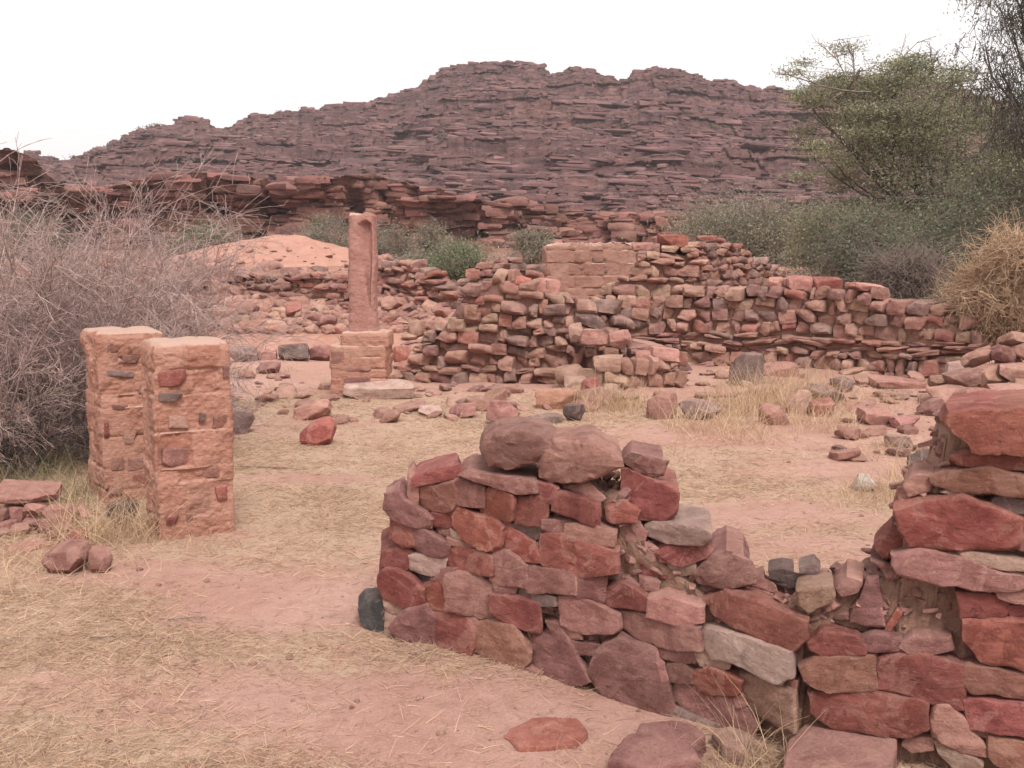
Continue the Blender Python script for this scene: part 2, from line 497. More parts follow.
def build_hill():
    px = np.linspace(-300, 1400, 1350)
    nr = 280
    s = np.linspace(0, 1, nr)
    rid = prof(RIDGE, px)
    rid = rid + 1.6 * vn(px * .09, 0, 0, 3) + 1.6 * vn(px * .25, 0, 0, 4)
    slope = (px - 512) / F
    Yb, Yr = 92.0, 225.0
    P, Sg = np.meshgrid(px, s)
    SL = (P - 512) / F
    Yr_a = Yr + 22 * vn(px * .006, 3.3, 0, 12)
    zr = np.array([atY(a, b, y)[2] for a, b, y in zip(px, rid, Yr_a)])
    Y = Yb + (Yr_a[None, :] - Yb) * Sg
    zb = gz(slope * Yb, np.full_like(px, Yb)) - 1.0
    # gullies running down the slope
    g = .30 * vn(P * .012 + Sg * .6, Sg * 2.0, 0, 21) + .18 * vn(P * .035 + Sg * 1.5, Sg * 4.0, 0, 22)
    sh = np.clip(Sg + g * .16 * Sg * (1 - Sg) * 4, 0, 1)
    prf = np.interp(sh + .05 * vn(P * .010, 5.0, 0, 30) * sstep(0, .2, sh) * (1 - sstep(.8, 1, sh)), [0, .10, .16, .34, .40, .60, .66, .74, .86, .92, 1], [0, .07, .17, .30, .40, .54, .68, .73, .86, .95, 1])
    Z = zb[None, :] + (zr - zb)[None, :] * prf
    Xw = SL * Y
    # beds of rock: each bed steps in or out of the face
    w = sstep(0.01, .05, Sg) * (1 - .7 * sstep(.88, .98, Sg))
    Z2 = Z.copy()
    Y2 = Y.copy()
    for h, wa, amp, bw, sd_ in ((3.4, .5, 1.5, 9.0, 51), (1.6, .4, 1.1, 4.2, 52), (.78, .3, .6, 1.9, 53)):
        bc = Z / h + wa * fbm(Xw * .014, Y * .01, 0, 3, sd_ + 40) + .012 * Xw / h
        kb = np.floor(bc)
        fr = bc - kb
        step = (sstep(.12, .88, fr) - fr) * h
        amt = np.clip(.4 + 1.3 * vn(Xw * .035, kb * 3.7, Y * .02, sd_ + 7), 0, 1)
        Z2 = Z2 + step * amt * w * .6
        # the bed breaks into blocks, some fallen out
        cell = np.floor(Xw / bw + _hash(kb, kb * 0, kb * 0, sd_) * 5 + .5 * vn(Xw * .8 / bw, kb * 2.2, 0, sd_ + 1))
        Y2 = Y2 - w * amp * (.55 * _hash(cell, kb, kb * 0, sd_ + 2) + .75 * vn(Xw * .03, kb * 7.31, 0, sd_ + 3))
        Z2 = Z2 + w * amp * .08 * _hash(cell, kb, kb * 0, sd_ + 5)
    Z2 = Z2 + .12 * fbm(Xw * 1.3, Y * .8, 0, 2, 66)
    # blocky knobs along the skyline
    kn = _hash(np.floor(Xw * .42 + .3 * vn(Xw * .1, 1, 0, 2)), np.floor(Y * .3), np.zeros_like(Xw), 77)
    Z2 = Z2 + (np.maximum(0, kn) * .35 + .55 * np.maximum(0, vn(Xw * .55, Y * .4, 0, 79)) + .4 * vn(Xw * .16, Y * .1, 0, 80)) * sstep(.90, .98, Sg)
    X2 = SL * Y2
    V = np.stack([X2.ravel(), Y2.ravel(), Z2.ravel()], 1)
    # far side
    rows = [V]
    for d, dz in ((6, -1.5), (25, -9), (70, -30), (140, -70)):
        rows.append(np.stack([X2[-1] * (1 + d / 225), Y2[-1] + d, Z2[-1] + dz], 1))
    V = np.concatenate(rows)
    nr2, nc = nr + 4, len(px)
    i = np.arange(nr2 - 1)[:, None] * nc + np.arange(nc - 1)[None, :]
    Fq = np.stack([i, i + 1, i + nc + 1, i + nc], -1).reshape(-1, 4)
    o = mesh_obj('hill', V, Fq, M_hill, smooth=True, sharp=38)
    tag(o, 'dark layered sandstone hill rising behind the ruins', 'hill', kind='structure')
    return X2, Y2, Z2


HX, HY, HZ = build_hill()
CLX = []

CLIFF = [(-420, 158), (-100, 152), (0, 155), (30, 156), (46, 166), (62, 186), (110, 192), (150, 186), (175, 180), (205, 178), (240, 180), (262, 184), (300, 188), (340, 181), (378, 177), (400, 182),
         (430, 190), (470, 198), (520, 203), (575, 210), (640, 216), (720, 226), (820, 240)]


def build_cliff():
    px = np.linspace(-420, 820, 700)
    top = prof(CLIFF, px) + 1.4 * _hash(np.floor(px * .07), 0 * px, 0 * px, 5) + .8 * _hash(np.floor(px * .19), 0 * px, 0 * px, 6)
    Yc = 62 + 2.5 * vn(px * .010, 2, 0, 14) + .8 * vn(px * .05, 2, 0, 15)
    # two recesses in the red buttress
    Yc = Yc + 4.0 * np.exp(-((px - 224) / 9) ** 4) + 2.5 * np.exp(-((px - 283) / 10) ** 4)
    zt = np.array([atY(a, b, 62)[2] for a, b in zip(px, top)])
    zb = gz((px - 512) / F * 62, np.full_like(px, 62.0)) - .8
    nr = 150
    s = np.linspace(0, 1, nr)[:, None]
    Z = zb + (zt - zb) * s
    P = np.repeat(px[None, :], nr, 0)
    SL = (P - 512) / F
    X = SL * Yc
    talus = (1 - s) ** 2.2 * 4.0 + s * 1.6
    bands = 0
    for h, amp, fx, sd_ in ((2.0, 1.3, .06, 71), (.75, .8, .15, 72), (.3, .35, .5, 73)):
        kb = np.floor(Z / h + .35 * fbm(X * .05, 1.0, 0, 2, sd_ + 9) + .012 * X)
        bands = bands + amp * vn(X * fx, kb * 7.7, 0, sd_) + amp * .5 * vn(X * fx * 5, kb * 3.3, 0, sd_ + 4)
    cell = np.floor(X * .30 + .8 * vn(X * .2, Z * .12, 0, 75))
    joint = -.9 * _hash(cell, np.floor(Z / 2.6 + .4 * vn(X * .08, 3, 0, 76)), np.zeros_like(X), 78)
    over = 0
    Y = Yc[None, :] - talus + bands * (1 - .5 * (1 - s)) - joint + over
    V = [np.stack([(SL * Y).ravel(), Y.ravel(), Z.ravel()], 1)]
    CLX.append((X, Y, Z))
    for d, dz in ((1.0, -.02), (4, -.1), (10, -.2), (20, -.6), (40, -3)):
        Yt = Y[-1] + d + .4 * vn(px * .3, d, 0, 6)
        V.append(np.stack([SL[0] * Yt, Yt, Z[-1] + dz], 1))
    V = np.concatenate(V)
    nr2, nc = nr + 5, len(px)
    i = np.arange(nr2 - 1)[:, None] * nc + np.arange(nc - 1)[None, :]
    Fq = np.stack([i, i + 1, i + nc + 1, i + nc], -1).reshape(-1, 4)
    o = mesh_obj('cliff', V, Fq, M_cliff, smooth=True, sharp=40)
    tag(o, 'low red brown banded cliff at the foot of the hill', 'cliff', kind='structure')


build_cliff()


# ------------------------------------------------------------------ stones
def clip_rock(cuts, seed, blocky=.6, nclip=9, rough=.03):
    """unit rock (about -1..1) with chipped facets"""
    rn = np.random.default_rng(seed)
    bm = bmesh.new()
    bmesh.ops.create_cube(bm, size=2)
    bmesh.ops.subdivide_edges(bm, edges=bm.edges[:], cuts=cuts, use_grid_fill=True)
    bm.verts.ensure_lookup_table()
    V = np.array([v.co[:] for v in bm.verts])
    Fc = [[v.index for v in f.verts] for f in bm.faces]
    bm.free()
    r = np.linalg.norm(V, axis=1, keepdims=True)
    V = V * blocky + (V / r * 1.12) * (1 - blocky)
    for _ in range(nclip):
        n = rn.normal(size=3)
        n /= np.linalg.norm(n)
        d = rn.uniform(.80, 1.08) * (1.05 if blocky > .7 else .95)
        e = V @ n - d
        V = V - np.where(e > 0, e, 0)[:, None] * n[None, :]
    sd = int(rn.integers(1000))
    nrm = V / np.linalg.norm(V, axis=1, keepdims=True)
    V = V + nrm * (rough * 2.2 * vn(V[:, 0] * 1.6, V[:, 1] * 1.6, V[:, 2] * 1.6, sd) + rough * vn(V[:, 0] * 5, V[:, 1] * 5, V[:, 2] * 5, sd + 1))[:, None]
    V /= np.abs(V).max(0)[None, :]
    return V, Fc


def tmpl(name, cuts, seed, **k):
    V, Fc = clip_rock(cuts, seed, **k)
    me = bpy.data.meshes.new(name)
    me.from_pydata([tuple(v) for v in V], [], Fc)
    me.update()
    me.polygons.foreach_set('use_smooth', np.ones(len(me.polygons), bool))
    me.set_sharp_from_angle(angle=R(32))
    me.materials.append(S['m'])
    return me, V, np.array(Fc)


ROCK_FAR = [tmpl('stone_shape', 4, 100 + k, blocky=.80, nclip=7, rough=.05) for k in range(14)]
ROCK_RUB = [tmpl('rubble_shape', 4, 200 + k, blocky=.45, nclip=12, rough=.05) for k in range(14)]
ROCK_SLAB = [tmpl('slab_shape', 11, 400 + k, blocky=.86, nclip=8, rough=.03) for k in range(10)]
ROCK_LOW = [tmpl('ledge_shape', 2, 450 + k, blocky=.8, nclip=6, rough=.07) for k in range(16)]
ROCK_NEAR = [tmpl('boulder_shape', 11, 300 + k, blocky=.55, nclip=13, rough=.035) for k in range(16)]


def place(name, me, loc, size, rot, mat, parent=None, ploc=None):
    o = bpy.data.objects.new(name, me)
    COL.objects.link(o)
    if parent is not None:
        o.parent = parent
        o.location = tuple(np.asarray(loc) - np.asarray(ploc))
    else:
        o.location = tuple(loc)
    o.scale = tuple(np.asarray(size) / 2)
    o.rotation_euler = rot
    o.material_slots[0].link = 'OBJECT'
    o.material_slots[0].material = mat
    return o


def rotm(rx, ry, rz):
    cx, sx, cy, sy, cz, sz = math.cos(rx), math.sin(rx), math.cos(ry), math.sin(ry), math.cos(rz), math.sin(rz)
    return np.array([[cz * cy, cz * sy * sx - sz * cx, cz * sy * cx + sz * sx], [sz * cy, sz * sy * sx + cz * cx, sz * sy * cx - cz * sx], [-sy, cy * sx, cy * cx]])


def merge_rocks(name, items, mat, parent=None, loc=(0, 0, 0)):
    Vs, Fs, off = [], [], 0
    for (V, Fc), p, size, rot in items:
        W = (V * np.asarray(size)[None, :] / 2) @ rotm(*rot).T + np.asarray(p)[None, :]
        Vs.append(W)
        Fs.append(Fc + off)
        off += len(V)
    return mesh_obj(name, np.concatenate(Vs), np.concatenate(Fs), mat, parent, loc, sharp=32)


def outline_stone(name, P3, back, depth, mat, parent=None, loc=(0, 0, 0), n=64, seed=0, rough=1.0, bulge=.005, proud=0.0, tilt=.10, corner=.045, ext=None):
    """a stone whose face has the given outline (points on a vertical plane); it is depth metres thick"""
    rn = np.random.default_rng(seed)
    P3 = np.asarray(P3, float)
    back = np.asarray(back, float) / np.linalg.norm(back)
    u = np.cross(back, [0, 0, 1.0])
    u /= np.linalg.norm(u)
    v = np.cross(u, back)
    if v[2] < 0:
        v = -v
    c3 = P3.mean(0)
    Q = np.stack([(P3 - c3) @ u, (P3 - c3) @ v], 1)
    area = .5 * np.sum(Q[:, 0] * np.roll(Q[:, 1], -1) - Q[:, 1] * np.roll(Q[:, 0], -1))
    # orient so that face rings wind outward
    if area < 0:
        Q = Q[::-1]
    # cut the corners a little
    ext = back if ext is None else np.asarray(ext, float) / abs(float(np.dot(ext, back)))
    C = []
    for a, b_, c in zip(np.roll(Q, 1, 0), Q, np.roll(Q, -1, 0)):
        k = corner * rn.uniform(.5, 1.3)
        C += [b_ + (a - b_) * k, b_ * .8 + (b_ + (a - b_) * k) * .1 + (b_ + (c - b_) * k) * .1, b_ + (c - b_) * k]
    C = np.array(C)
    L = np.linalg.norm(np.roll(C, -1, 0) - C, axis=1)
    cum = np.concatenate([[0], np.cumsum(L)])
    ss = np.linspace(0, cum[-1], n - len(C), endpoint=False)
    ss = np.sort(np.concatenate([ss, cum[:-1] + 1e-5]))
    CC = np.vstack([C, C[:1]])
    Q = np.stack([np.interp(ss, cum, CC[:, 0]), np.interp(ss, cum, CC[:, 1])], 1)
    cen = Q.mean(0)
    D = Q - cen
    rad = np.linalg.norm(D, axis=1, keepdims=True)
    un = D / np.maximum(rad, 1e-6)
    size = float(np.sqrt(abs(area)))
    # broken, slightly wavy outline
    wv = vn(Q[:, 0] * 22, Q[:, 1] * 22, 1.5, int(rn.integers(9999))) * min(.009, size * .05) + vn(Q[:, 0] * 60, Q[:, 1] * 60, 2.5, 5) * min(.004, size * .02)
    D = D + un * wv[:, None]
    e1 = np.minimum(.003 + .004 * rn.random(), rad * .2)
    e2 = np.minimum(.005 + .010 * rn.random() ** 2, rad * .3)
    ta, tb = rn.normal(0, tilt, 2)
    rings = []
    for f, w in ((.15, -bulge), (.32, -bulge * .97), (.48, -bulge * .9), (.64, -bulge * .8), (.78, -bulge * .65)):
        rings.append((cen + D * f, w))
    rings.append((cen + D - un * np.minimum(rad * .14, e2 * 2.2), -bulge * .5))
    rings.append((cen + D - un * e2 * .6, 0))
    rings.append((cen + D - un * e1 * .35, .005))
    rings.append((cen + D, .016))
    for f, q in ((.30, 1.0), (.55, 1.0), (.80, .985), (.95, .93)):
        rings.append((cen + D * q, .016 + (depth - .016) * f))
    rings.append((cen + D * .55, depth))
    V = []
    for k, (q, w) in enumerate(rings):
        fade = max(0.0, 1 - max(w, 0) / depth)
        ww = w + fade * (ta * (q[:, 0] - cen[0]) + tb * (q[:, 1] - cen[1]) * .6) - proud
        V.append(c3[None, :] + q[:, :1] * u[None, :] + q[:, 1:2] * v[None, :] + (ww[:, None] * back[None, :] if w <= 0 else np.minimum(ww, 0)[:, None] * back[None, :] + np.maximum(ww, 0)[:, None] * ext[None, :]))
    nr = len(rings)
    V = np.concatenate(V + [V[0].mean(0, keepdims=True), V[-1].mean(0, keepdims=True)])
    # chipped facets
    ctr = V.mean(0)
    ext = np.array([np.abs((V - ctr) @ a).max() for a in (u, v, back)])
    for _ in range(5):
        a = rn.normal(size=3)
        a[2] = -abs(a[2]) * .9
        a = a / ext
        nn = a[0] * u + a[1] * v + a[2] * back
        nn /= np.linalg.norm(nn)
        e = (V - ctr) @ nn
        dlim = np.sort(e)[int(len(e) * rn.uniform(.955, .99))]
        V = V - np.maximum(e - dlim, 0)[:, None] * nn[None, :] * .97
    sd = int(rn.integers(10000))
    A = min(.016, size * .06) * rough
    dn = V - ctr
    dn /= np.maximum(np.linalg.norm(dn, axis=1, keepdims=True), 1e-6)
    a1 = vn(V[:, 0] * 9, V[:, 1] * 9, V[:, 2] * 14, sd) * A * .35 + vn(V[:, 0] * 24, V[:, 1] * 24, V[:, 2] * 50, sd + 1) * A * .38 + vn(V[:, 0] * 60, V[:, 1] * 60, V[:, 2] * 110, sd + 2) * A * .22
    V = V + dn * a1[:, None]
    Fc = []
    for k in range(nr - 1):
        for j in range(n):
            j2 = (j + 1) % n
            Fc.append((k * n + j, (k + 1) * n + j, (k + 1) * n + j2, k * n + j2))
    ia, ib = nr * n, nr * n + 1
    for j in range(n):
        j2 = (j + 1) % n
        Fc.append((ia, j, j2))
        Fc.append((ib, (nr - 1) * n + j2, (nr - 1) * n + j))
    o = mesh_obj(name, V, Fc, mat, parent, loc, sharp=24)
    # make normals point outward
    bm = bmesh.new()
    bm.from_mesh(o.data)
    bmesh.ops.recalc_face_normals(bm, faces=bm.faces[:])
    bm.to_mesh(o.data)
    bm.free()
    return o


# ------------------------------------------------------------------ blocks and ledges fallen on the hill and the cliff
def ledges():
    rn = np.random.default_rng(23)
    it = []
    nr, nc = HX.shape
    for _ in range(9000):
        j = int(rn.integers(120, nc - 120))
        i = int(rn.integers(6, nr - 1)) if rn.random() < .85 else int(rn.integers(nr - 22, nr))
        w = rn.uniform(.42, 1.1) * (1 + 1.8 * rn.random() ** 5)
        h = w * rn.uniform(.16, .50)
        lg = rn.uniform(1.0, 1.6) if rn.random() < .68 else rn.uniform(2.0, 5.0)
        if i > nr - 60:
            lg = rn.uniform(1.0, 1.7)
            w *= .8
        elif HX[i, j] < -25:
            lg = min(lg, 2.6)
        p = (HX[i, j], HY[i, j] + .1 * w, HZ[i, j] + .12 * h)
        it.append((ROCK_LOW[int(rn.integers(16))][1:], p, (w * lg, w, h), (rn.normal(0, .10), rn.normal(0, .12) / lg + .035, rn.uniform(-.5, .5) / lg)))
    o = merge_rocks('hillside_boulders', it, M_hillrock)
    tag(o, 'countless broken blocks and boulders lying on the hillside ledges', 'boulders', kind='stuff')
    it = []
    X, Y, Z = CLX[0]
    nr, nc = X.shape
    for _ in range(2600):
        j = int(rn.integers(20, nc - 10))
        i = int(rn.integers(2, nr - 1))
        w = rn.uniform(.35, 1.5)
        h = w * rn.uniform(.16, .55)
        it.append((ROCK_LOW[int(rn.integers(16))][1:], (X[i, j], Y[i, j] + .30 * w, Z[i, j]), (w * 1.5, w, h), (rn.normal(0, .05), rn.normal(0, .06), rn.uniform(-.25, .25))))
    o = merge_rocks('cliff_blocks', it, M_cliffrock)
    tag(o, 'countless cracked ledges and blocks on the low red cliff face', 'boulders', kind='stuff')


ledges()


# ------------------------------------------------------------------ the near dry stone wall
def ground0(px, py):
    d = ray(px, py)
    t = -EYE / d[2]
    return np.array([d[0] * t, d[1] * t, 0.0])


WP = [ground0(365, 632), ground0(650, 712), ground0(790, 757), ground0(1060, 792)]
WS = []
for a, b_ in zip(WP[:-1], WP[1:]):
    t = (b_ - a)[:2]
    L = np.linalg.norm(t)
    t = t / L
    WS.append((a[:2], t, L, np.array([-t[1], t[0], 0.0])))


def wallhit(px, py, off=0.0):
    d = ray(px, py)
    best = None
    for k, (a, t, L, nb) in enumerate(WS):
        den = d[0] * nb[0] + d[1] * nb[1]
        a2 = a + off * nb[:2]
        tt = (a2[0] * nb[0] + a2[1] * nb[1]) / den
        p = d * tt
        s = (p[:2] - a2) @ t
        lo = -9 if k == 0 else -.02
        hi = 9 if k == len(WS) - 1 else L + .02
        if lo <= s <= hi:
            best = (p + np.array([0, 0, EYE]), nb)
            break
    if best is None:
        best = (p + np.array([0, 0, EYE]), nb)
    return best


CR = {'A': (350, 410, 4.084), 'B': (540, 420, 4.084), 'C': (350, 560, 4.084), 'D': (560, 570, 3.938), 'E': (774, 560, 3.692), 'F': (774, 380, 4.084), 'P': (0, 0, 1.0)}
# crop, colour, outline in the crop's pixels, [depth, proud]
WALL = [
    ('A', 'u', [(270, 268), (430, 225), (440, 250), (425, 280), (290, 305), (272, 300)], .2, 0),
    ('A', 'k', [(243, 285), (262, 262), (277, 300), (280, 388), (255, 392), (238, 340)], .2, 0),
    ('A', 'o', [(285, 318), (410, 308), (426, 330), (425, 416), (310, 418), (286, 385)], .3, 0),
    ('A', 'k', [(414, 300), (440, 288), (540, 320), (537, 402), (440, 382), (418, 350)], .3, 0),
    ('A', 'm', [(465, 265), (500, 246), (750, 285), (757, 335), (690, 342), (600, 312), (530, 292)], .3, .02),
    ('A', 'r', [(541, 328), (655, 340), (668, 380), (662, 452), (545, 432)], .3, .0),
    ('A', 'u', [(668, 368), (760, 362), (802, 390), (790, 472), (686, 456)], .3, .0),
    ('A', 'u', [(755, 300), (842, 318), (837, 375), (790, 382), (750, 345)], .3, .0),
    ('B', 'u', [(65, 288), (236, 345), (232, 432), (65, 366)], .3, .015),
    ('A', 'm', [(163, 345), (215, 338), (235, 373), (302, 410), (332, 440), (320, 477), (280, 472), (200, 442), (158, 402)], .3, .02),
    ('A', 'u', [(320, 425), (415, 426), (412, 492), (330, 472)], .3, -.01),
    ('A', 'r', [(424, 396), (600, 456), (622, 480), (612, 562), (570, 567), (480, 522), (424, 472)], .3, .01),
    ('A', 'u', [(173, 470), (200, 448), (257, 458), (257, 542), (215, 552), (172, 522)], .3, 0),
    ('A', 'm', [(255, 488), (310, 488), (402, 543), (382, 592), (310, 592), (260, 552)], .3, .01),
    ('A', 'm', [(350, 483), (417, 472), (417, 527), (360, 512)], .3, -.02),
    ('A', 'r', [(618, 488), (660, 488), (742, 543), (782, 622), (715, 617), (630, 562)], .3, .0),
    ('A', 'g', [(655, 468), (795, 468), (795, 522), (740, 532), (665, 492)], .3, -.015),
    ('P', 'u', [(542, 533), (572, 537), (617, 551), (618, 573), (598, 577), (570, 571), (543, 564)], .3, .012),
    ('A', 'm', [(798, 450), (892, 460), (892, 512), (840, 512), (798, 482)], .3, 0),
    ('B', 'k', [(120, 418), (302, 447), (294, 512), (200, 512), (118, 482)], .3, .012),
    ('A', 'k', [(408, 523), (520, 553), (524, 573), (410, 552)], .2, 0),
    ('A', 'p', [(415, 494), (462, 508), (462, 532), (418, 522)], .2, 0),
    ('A', 'k', [(600, 443), (652, 453), (652, 482), (608, 477)], .2, -.01),
    ('A', 'u', [(138, 590), (200, 568), (247, 583), (247, 647), (200, 657), (143, 632)], .3, 0),
    ('A', 'p', [(255, 600), (330, 588), (387, 598), (382, 642), (330, 675), (255, 652)], .3, 0),
    ('A', 'u', [(388, 558), (582, 578), (582, 672), (440, 652), (388, 622)], .3, .005),
    ('A', 'm', [(583, 583), (650, 583), (722, 638), (717, 717), (600, 712), (582, 690)], .3, .01),
    ('A', 'k', [(718, 638), (917, 653), (922, 747), (740, 737), (720, 692)], .3, .012),
    ('A', 'm', [(748, 548), (792, 558), (785, 606), (755, 590)], .2, -.01),
    ('A', 'm', [(368, 650), (432, 648), (424, 682), (336, 697)], .2, 0),
    ('C', 'r', [(133, 60), (160, 38), (242, 58), (297, 115), (292, 182), (160, 162), (133, 110)], .3, .02),
    ('C', 'd', [(240, 48), (307, 58), (302, 112), (250, 92)], .2, -.03),  # stone in shade; the shade is put into its dark colour
    ('C', 'r', [(293, 113), (402, 78), (417, 110), (417, 207), (320, 197), (290, 162)], .3, 0),
    ('C', 'k', [(413, 63), (470, 53), (582, 93), (592, 222), (530, 227), (418, 192)], .3, .01),
    ('C', 'm', [(588, 88), (672, 113), (667, 137), (598, 132)], .2, 0),
    ('C', 'g', [(678, 113), (832, 148), (837, 182), (780, 187), (690, 142)], .25, 0),
    ('C', 'u', [(588, 138), (690, 158), (772, 178), (772, 292), (680, 272), (598, 227)], .3, .015),
    ('D', 'k', [(0, 108), (60, 108), (227, 163), (227, 242), (100, 237), (18, 212)], .3, .01),
    ('P', 'm', [(578, 577), (605, 577), (603, 603), (577, 595)], .3, 0),
    ('C', 'b', [(50, 205), (72, 182), (150, 172), (160, 217), (140, 300), (104, 294), (60, 250)], .14, .0),
    ('C', 't', [(150, 173), (292, 178), (215, 222), (160, 212)], .3, .0),
    ('C', 't', [(150, 223), (212, 223), (207, 314), (150, 314)], .2, .0),
    ('C', 'm', [(203, 260), (240, 213), (312, 193), (347, 250), (357, 347), (310, 357), (213, 302)], .3, .02),
    ('C', 'u', [(343, 223), (482, 233), (502, 290), (507, 410), (440, 405), (368, 374)], .3, .01),
    ('C', 'k', [(473, 223), (522, 233), (517, 292), (488, 282)], .2, 0),
    ('C', 'o', [(503, 290), (547, 233), (662, 278), (742, 330), (737, 402), (690, 460), (590, 420), (508, 362)], .3, .015),
    ('C', 'm', [(738, 360), (750, 328), (852, 278), (892, 318), (922, 380), (987, 480), (962, 512), (810, 502), (758, 452)], .3, .01),
    ('C', 'm', [(893, 328), (1002, 348), (1002, 392), (918, 382)], .3, 0),
    ('C', 'm', [(808, 258), (887, 263), (882, 312), (828, 302)], .25, 0),
    ('C', 'm', [(888, 288), (942, 288), (947, 322), (898, 322)], .25, 0),
    ('C', 'm', [(635, 463), (730, 436), (777, 458), (772, 507), (700, 507)], .25, .02),
    ('D', 'm', [(133, 400), (158, 318), (240, 268), (372, 308), (407, 370), (422, 430), (452, 530), (432, 562), (370, 562), (220, 492), (148, 452)], .3, .03),
    ('D', 'u', [(178, 68), (262, 63), (357, 113), (347, 157), (200, 142), (176, 112)], .3, .0),
    ('D', 'k', [(363, 108), (430, 98), (557, 143), (557, 207), (480, 212), (363, 177)], .3, .025),
    ('D', 'm', [(233, 173), (380, 188), (557, 218), (562, 307), (480, 312), (320, 272), (233, 232)], .3, .01),
    ('D', 'p', [(563, 248), (600, 223), (690, 253), (922, 308), (937, 402), (880, 432), (720, 362), (620, 342), (568, 292)], .3, .03),
    ('D', 'u', [(568, 128), (660, 103), (770, 128), (982, 188), (987, 252), (930, 307), (780, 262), (640, 202), (578, 172)], .3, .01),
    ('D', 't', [(538, 328), (600, 318), (672, 360), (652, 392), (558, 377)], .3, 0),
    ('D', 'm', [(413, 378), (470, 363), (527, 410), (517, 447), (438, 442)], .3, 0),
    ('D', 'm', [(413, 318), (532, 323), (522, 372), (408, 347)], .3, 0),
    ('D', 'r', [(353, 298), (412, 313), (407, 347), (363, 332)], .2, 0),
    ('D', 'r', [(533, 408), (600, 388), (722, 428), (692, 497), (600, 492), (528, 452)], .3, .01),
    ('D', 'm', [(448, 480), (500, 448), (662, 508), (772, 578), (762, 652), (620, 632), (453, 547)], .3, -.01),
    ('D', '4', [(723, 428), (790, 413), (932, 468), (932, 614), (880, 614), (738, 552)], .3, .02),
    ('D', 'k', [(856, 428), (937, 433), (927, 467), (868, 462)], .2, 0),
    ('D', 'k', [(683, 508), (720, 478), (737, 532), (700, 542)], .2, 0),
    ('D', 'g', [(390, 580), (450, 553), (622, 610), (612, 655), (400, 650)], .25, .02),
    ('D', 'm', [(176, 508), (270, 518), (364, 570), (352, 600), (250, 575)], .25, .05),
    ('E', 'u', [(128, 300), (200, 263), (292, 273), (342, 310), (332, 342), (200, 347), (138, 327)], .3, .02),
    ('E', 'm', [(333, 290), (380, 273), (467, 288), (462, 337), (343, 332)], .3, .01),
    ('E', 'm', [(463, 310), (520, 283), (642, 288), (652, 332), (560, 347), (463, 337)], .3, .01),
    ('E', 'o', [(100, 385), (150, 353), (270, 348), (382, 343), (382, 472), (200, 477), (113, 432)], .3, .02),
    ('E', 'u', [(383, 348), (520, 343), (692, 383), (692, 542), (620, 532), (388, 472)], .3, .015),
    ('E', 'r', [(138, 488), (300, 478), (562, 513), (562, 647), (420, 632), (148, 607)], .3, .02),
    ('E', 'k', [(568, 538), (650, 538), (702, 588), (782, 690), (772, 717), (690, 702), (588, 642)], .3, .02),
    ('E', 'o', [(683, 393), (730, 378), (960, 428), (960, 520), (720, 482)], .3, .01),
    ('E', 'u', [(698, 498), (960, 535), (960, 645), (720, 617)], .3, .02),
    ('E', 'r', [(698, 213), (900, 223), (1000, 226), (1010, 400), (930, 396), (770, 372), (708, 292)], .3, .02),
    ('E', 'r', [(678, 118), (862, 128), (862, 207), (698, 202)], .3, .01),
    ('E', 'm', [(798, 85), (870, 48), (970, 70), (970, 170), (830, 132)], .3, .02),
    ('E', 'u', [(863, 168), (980, 170), (980, 222), (880, 217)], .3, 0),
    ('P', 'm', [(893, 554), (924, 548), (955, 554), (997, 570), (1030, 574), (1030, 584), (985, 587), (942, 581), (900, 572)], .35, .03),
    ('E', 'm', [(288, 200), (340, 93), (387, 83), (402, 242), (330, 242), (286, 232)], .2, -.02),
    ('E', 'k', [(230, 113), (270, 73), (322, 85), (302, 132), (250, 142)], .2, -.02),
    ('E', 'r', [(408, 265), (450, 198), (472, 210), (432, 272)], .12, -.02),
    ('E', 'm', [(368, 18), (470, 48), (472, 72), (420, 67)], .2, -.04),
    ('E', 'r', [(560, 125), (670, 118), (692, 212), (600, 205)], .2, -.08),
    ('E', 'o', [(798, 648), (960, 672), (960, 790), (798, 742)], .3, .02),
    ('E', 'm', [(728, 628), (802, 633), (792, 662)], .2, 0),
    ('E', 't', [(588, 690), (610, 668), (762, 740), (752, 790), (680, 780)], .3, .01),
    ('E', 'k', [(463, 680), (490, 658), (587, 653), (582, 702), (510, 707)], .3, .0),
    ('E', 'k', [(268, 618), (340, 628), (347, 657), (290, 657)], .2, 0),
    ('E', 'k', [(3, 443), (90, 438), (77, 472)], .2, 0),
    ('F', 'u', [(733, 308), (800, 293), (1060, 312), (1060, 374), (790, 352), (733, 342)], .34, .01),
    ('F', 'o', [(638, 400), (700, 368), (860, 358), (1060, 392), (1060, 476), (830, 457), (648, 442)], .34, .02),
    ('F', 'r', [(498, 510), (540, 488), (760, 478), (992, 558), (992, 692), (560, 672), (513, 602)], .36, .03),
    ('F', 'g', [(888, 495), (930, 478), (1060, 492), (1060, 545), (960, 542), (898, 517)], .3, .0),
    ('F', 't', [(738, 700), (800, 693), (1060, 740), (1060, 775), (900, 762), (748, 717)], .3, .02),
    ('F', 'k', [(540, 440), (570, 398), (642, 398), (632, 457), (560, 477)], .2, -.02),
    ('F', 'u', [(418, 700), (480, 638), (562, 668), (545, 722), (460, 747)], .2, -.05),
    ('F', 't', [(690, 460), (740, 436), (830, 465), (760, 484)], .25, 0),
    ('F', 'm', [(988, 640), (1060, 620), (1060, 700), (988, 694)], .3, 0),
    ('B', 'u', [(343, 225), (440, 268), (552, 300), (547, 402), (480, 422), (400, 417), (340, 335)], .3, -.06),
    ('B', 'm', [(338, 190), (380, 163), (487, 185), (462, 247), (400, 232)], .25, -.08),
    ('B', 'u', [(463, 560), (490, 528), (672, 533), (642, 582), (540, 612)], .3, -.05),
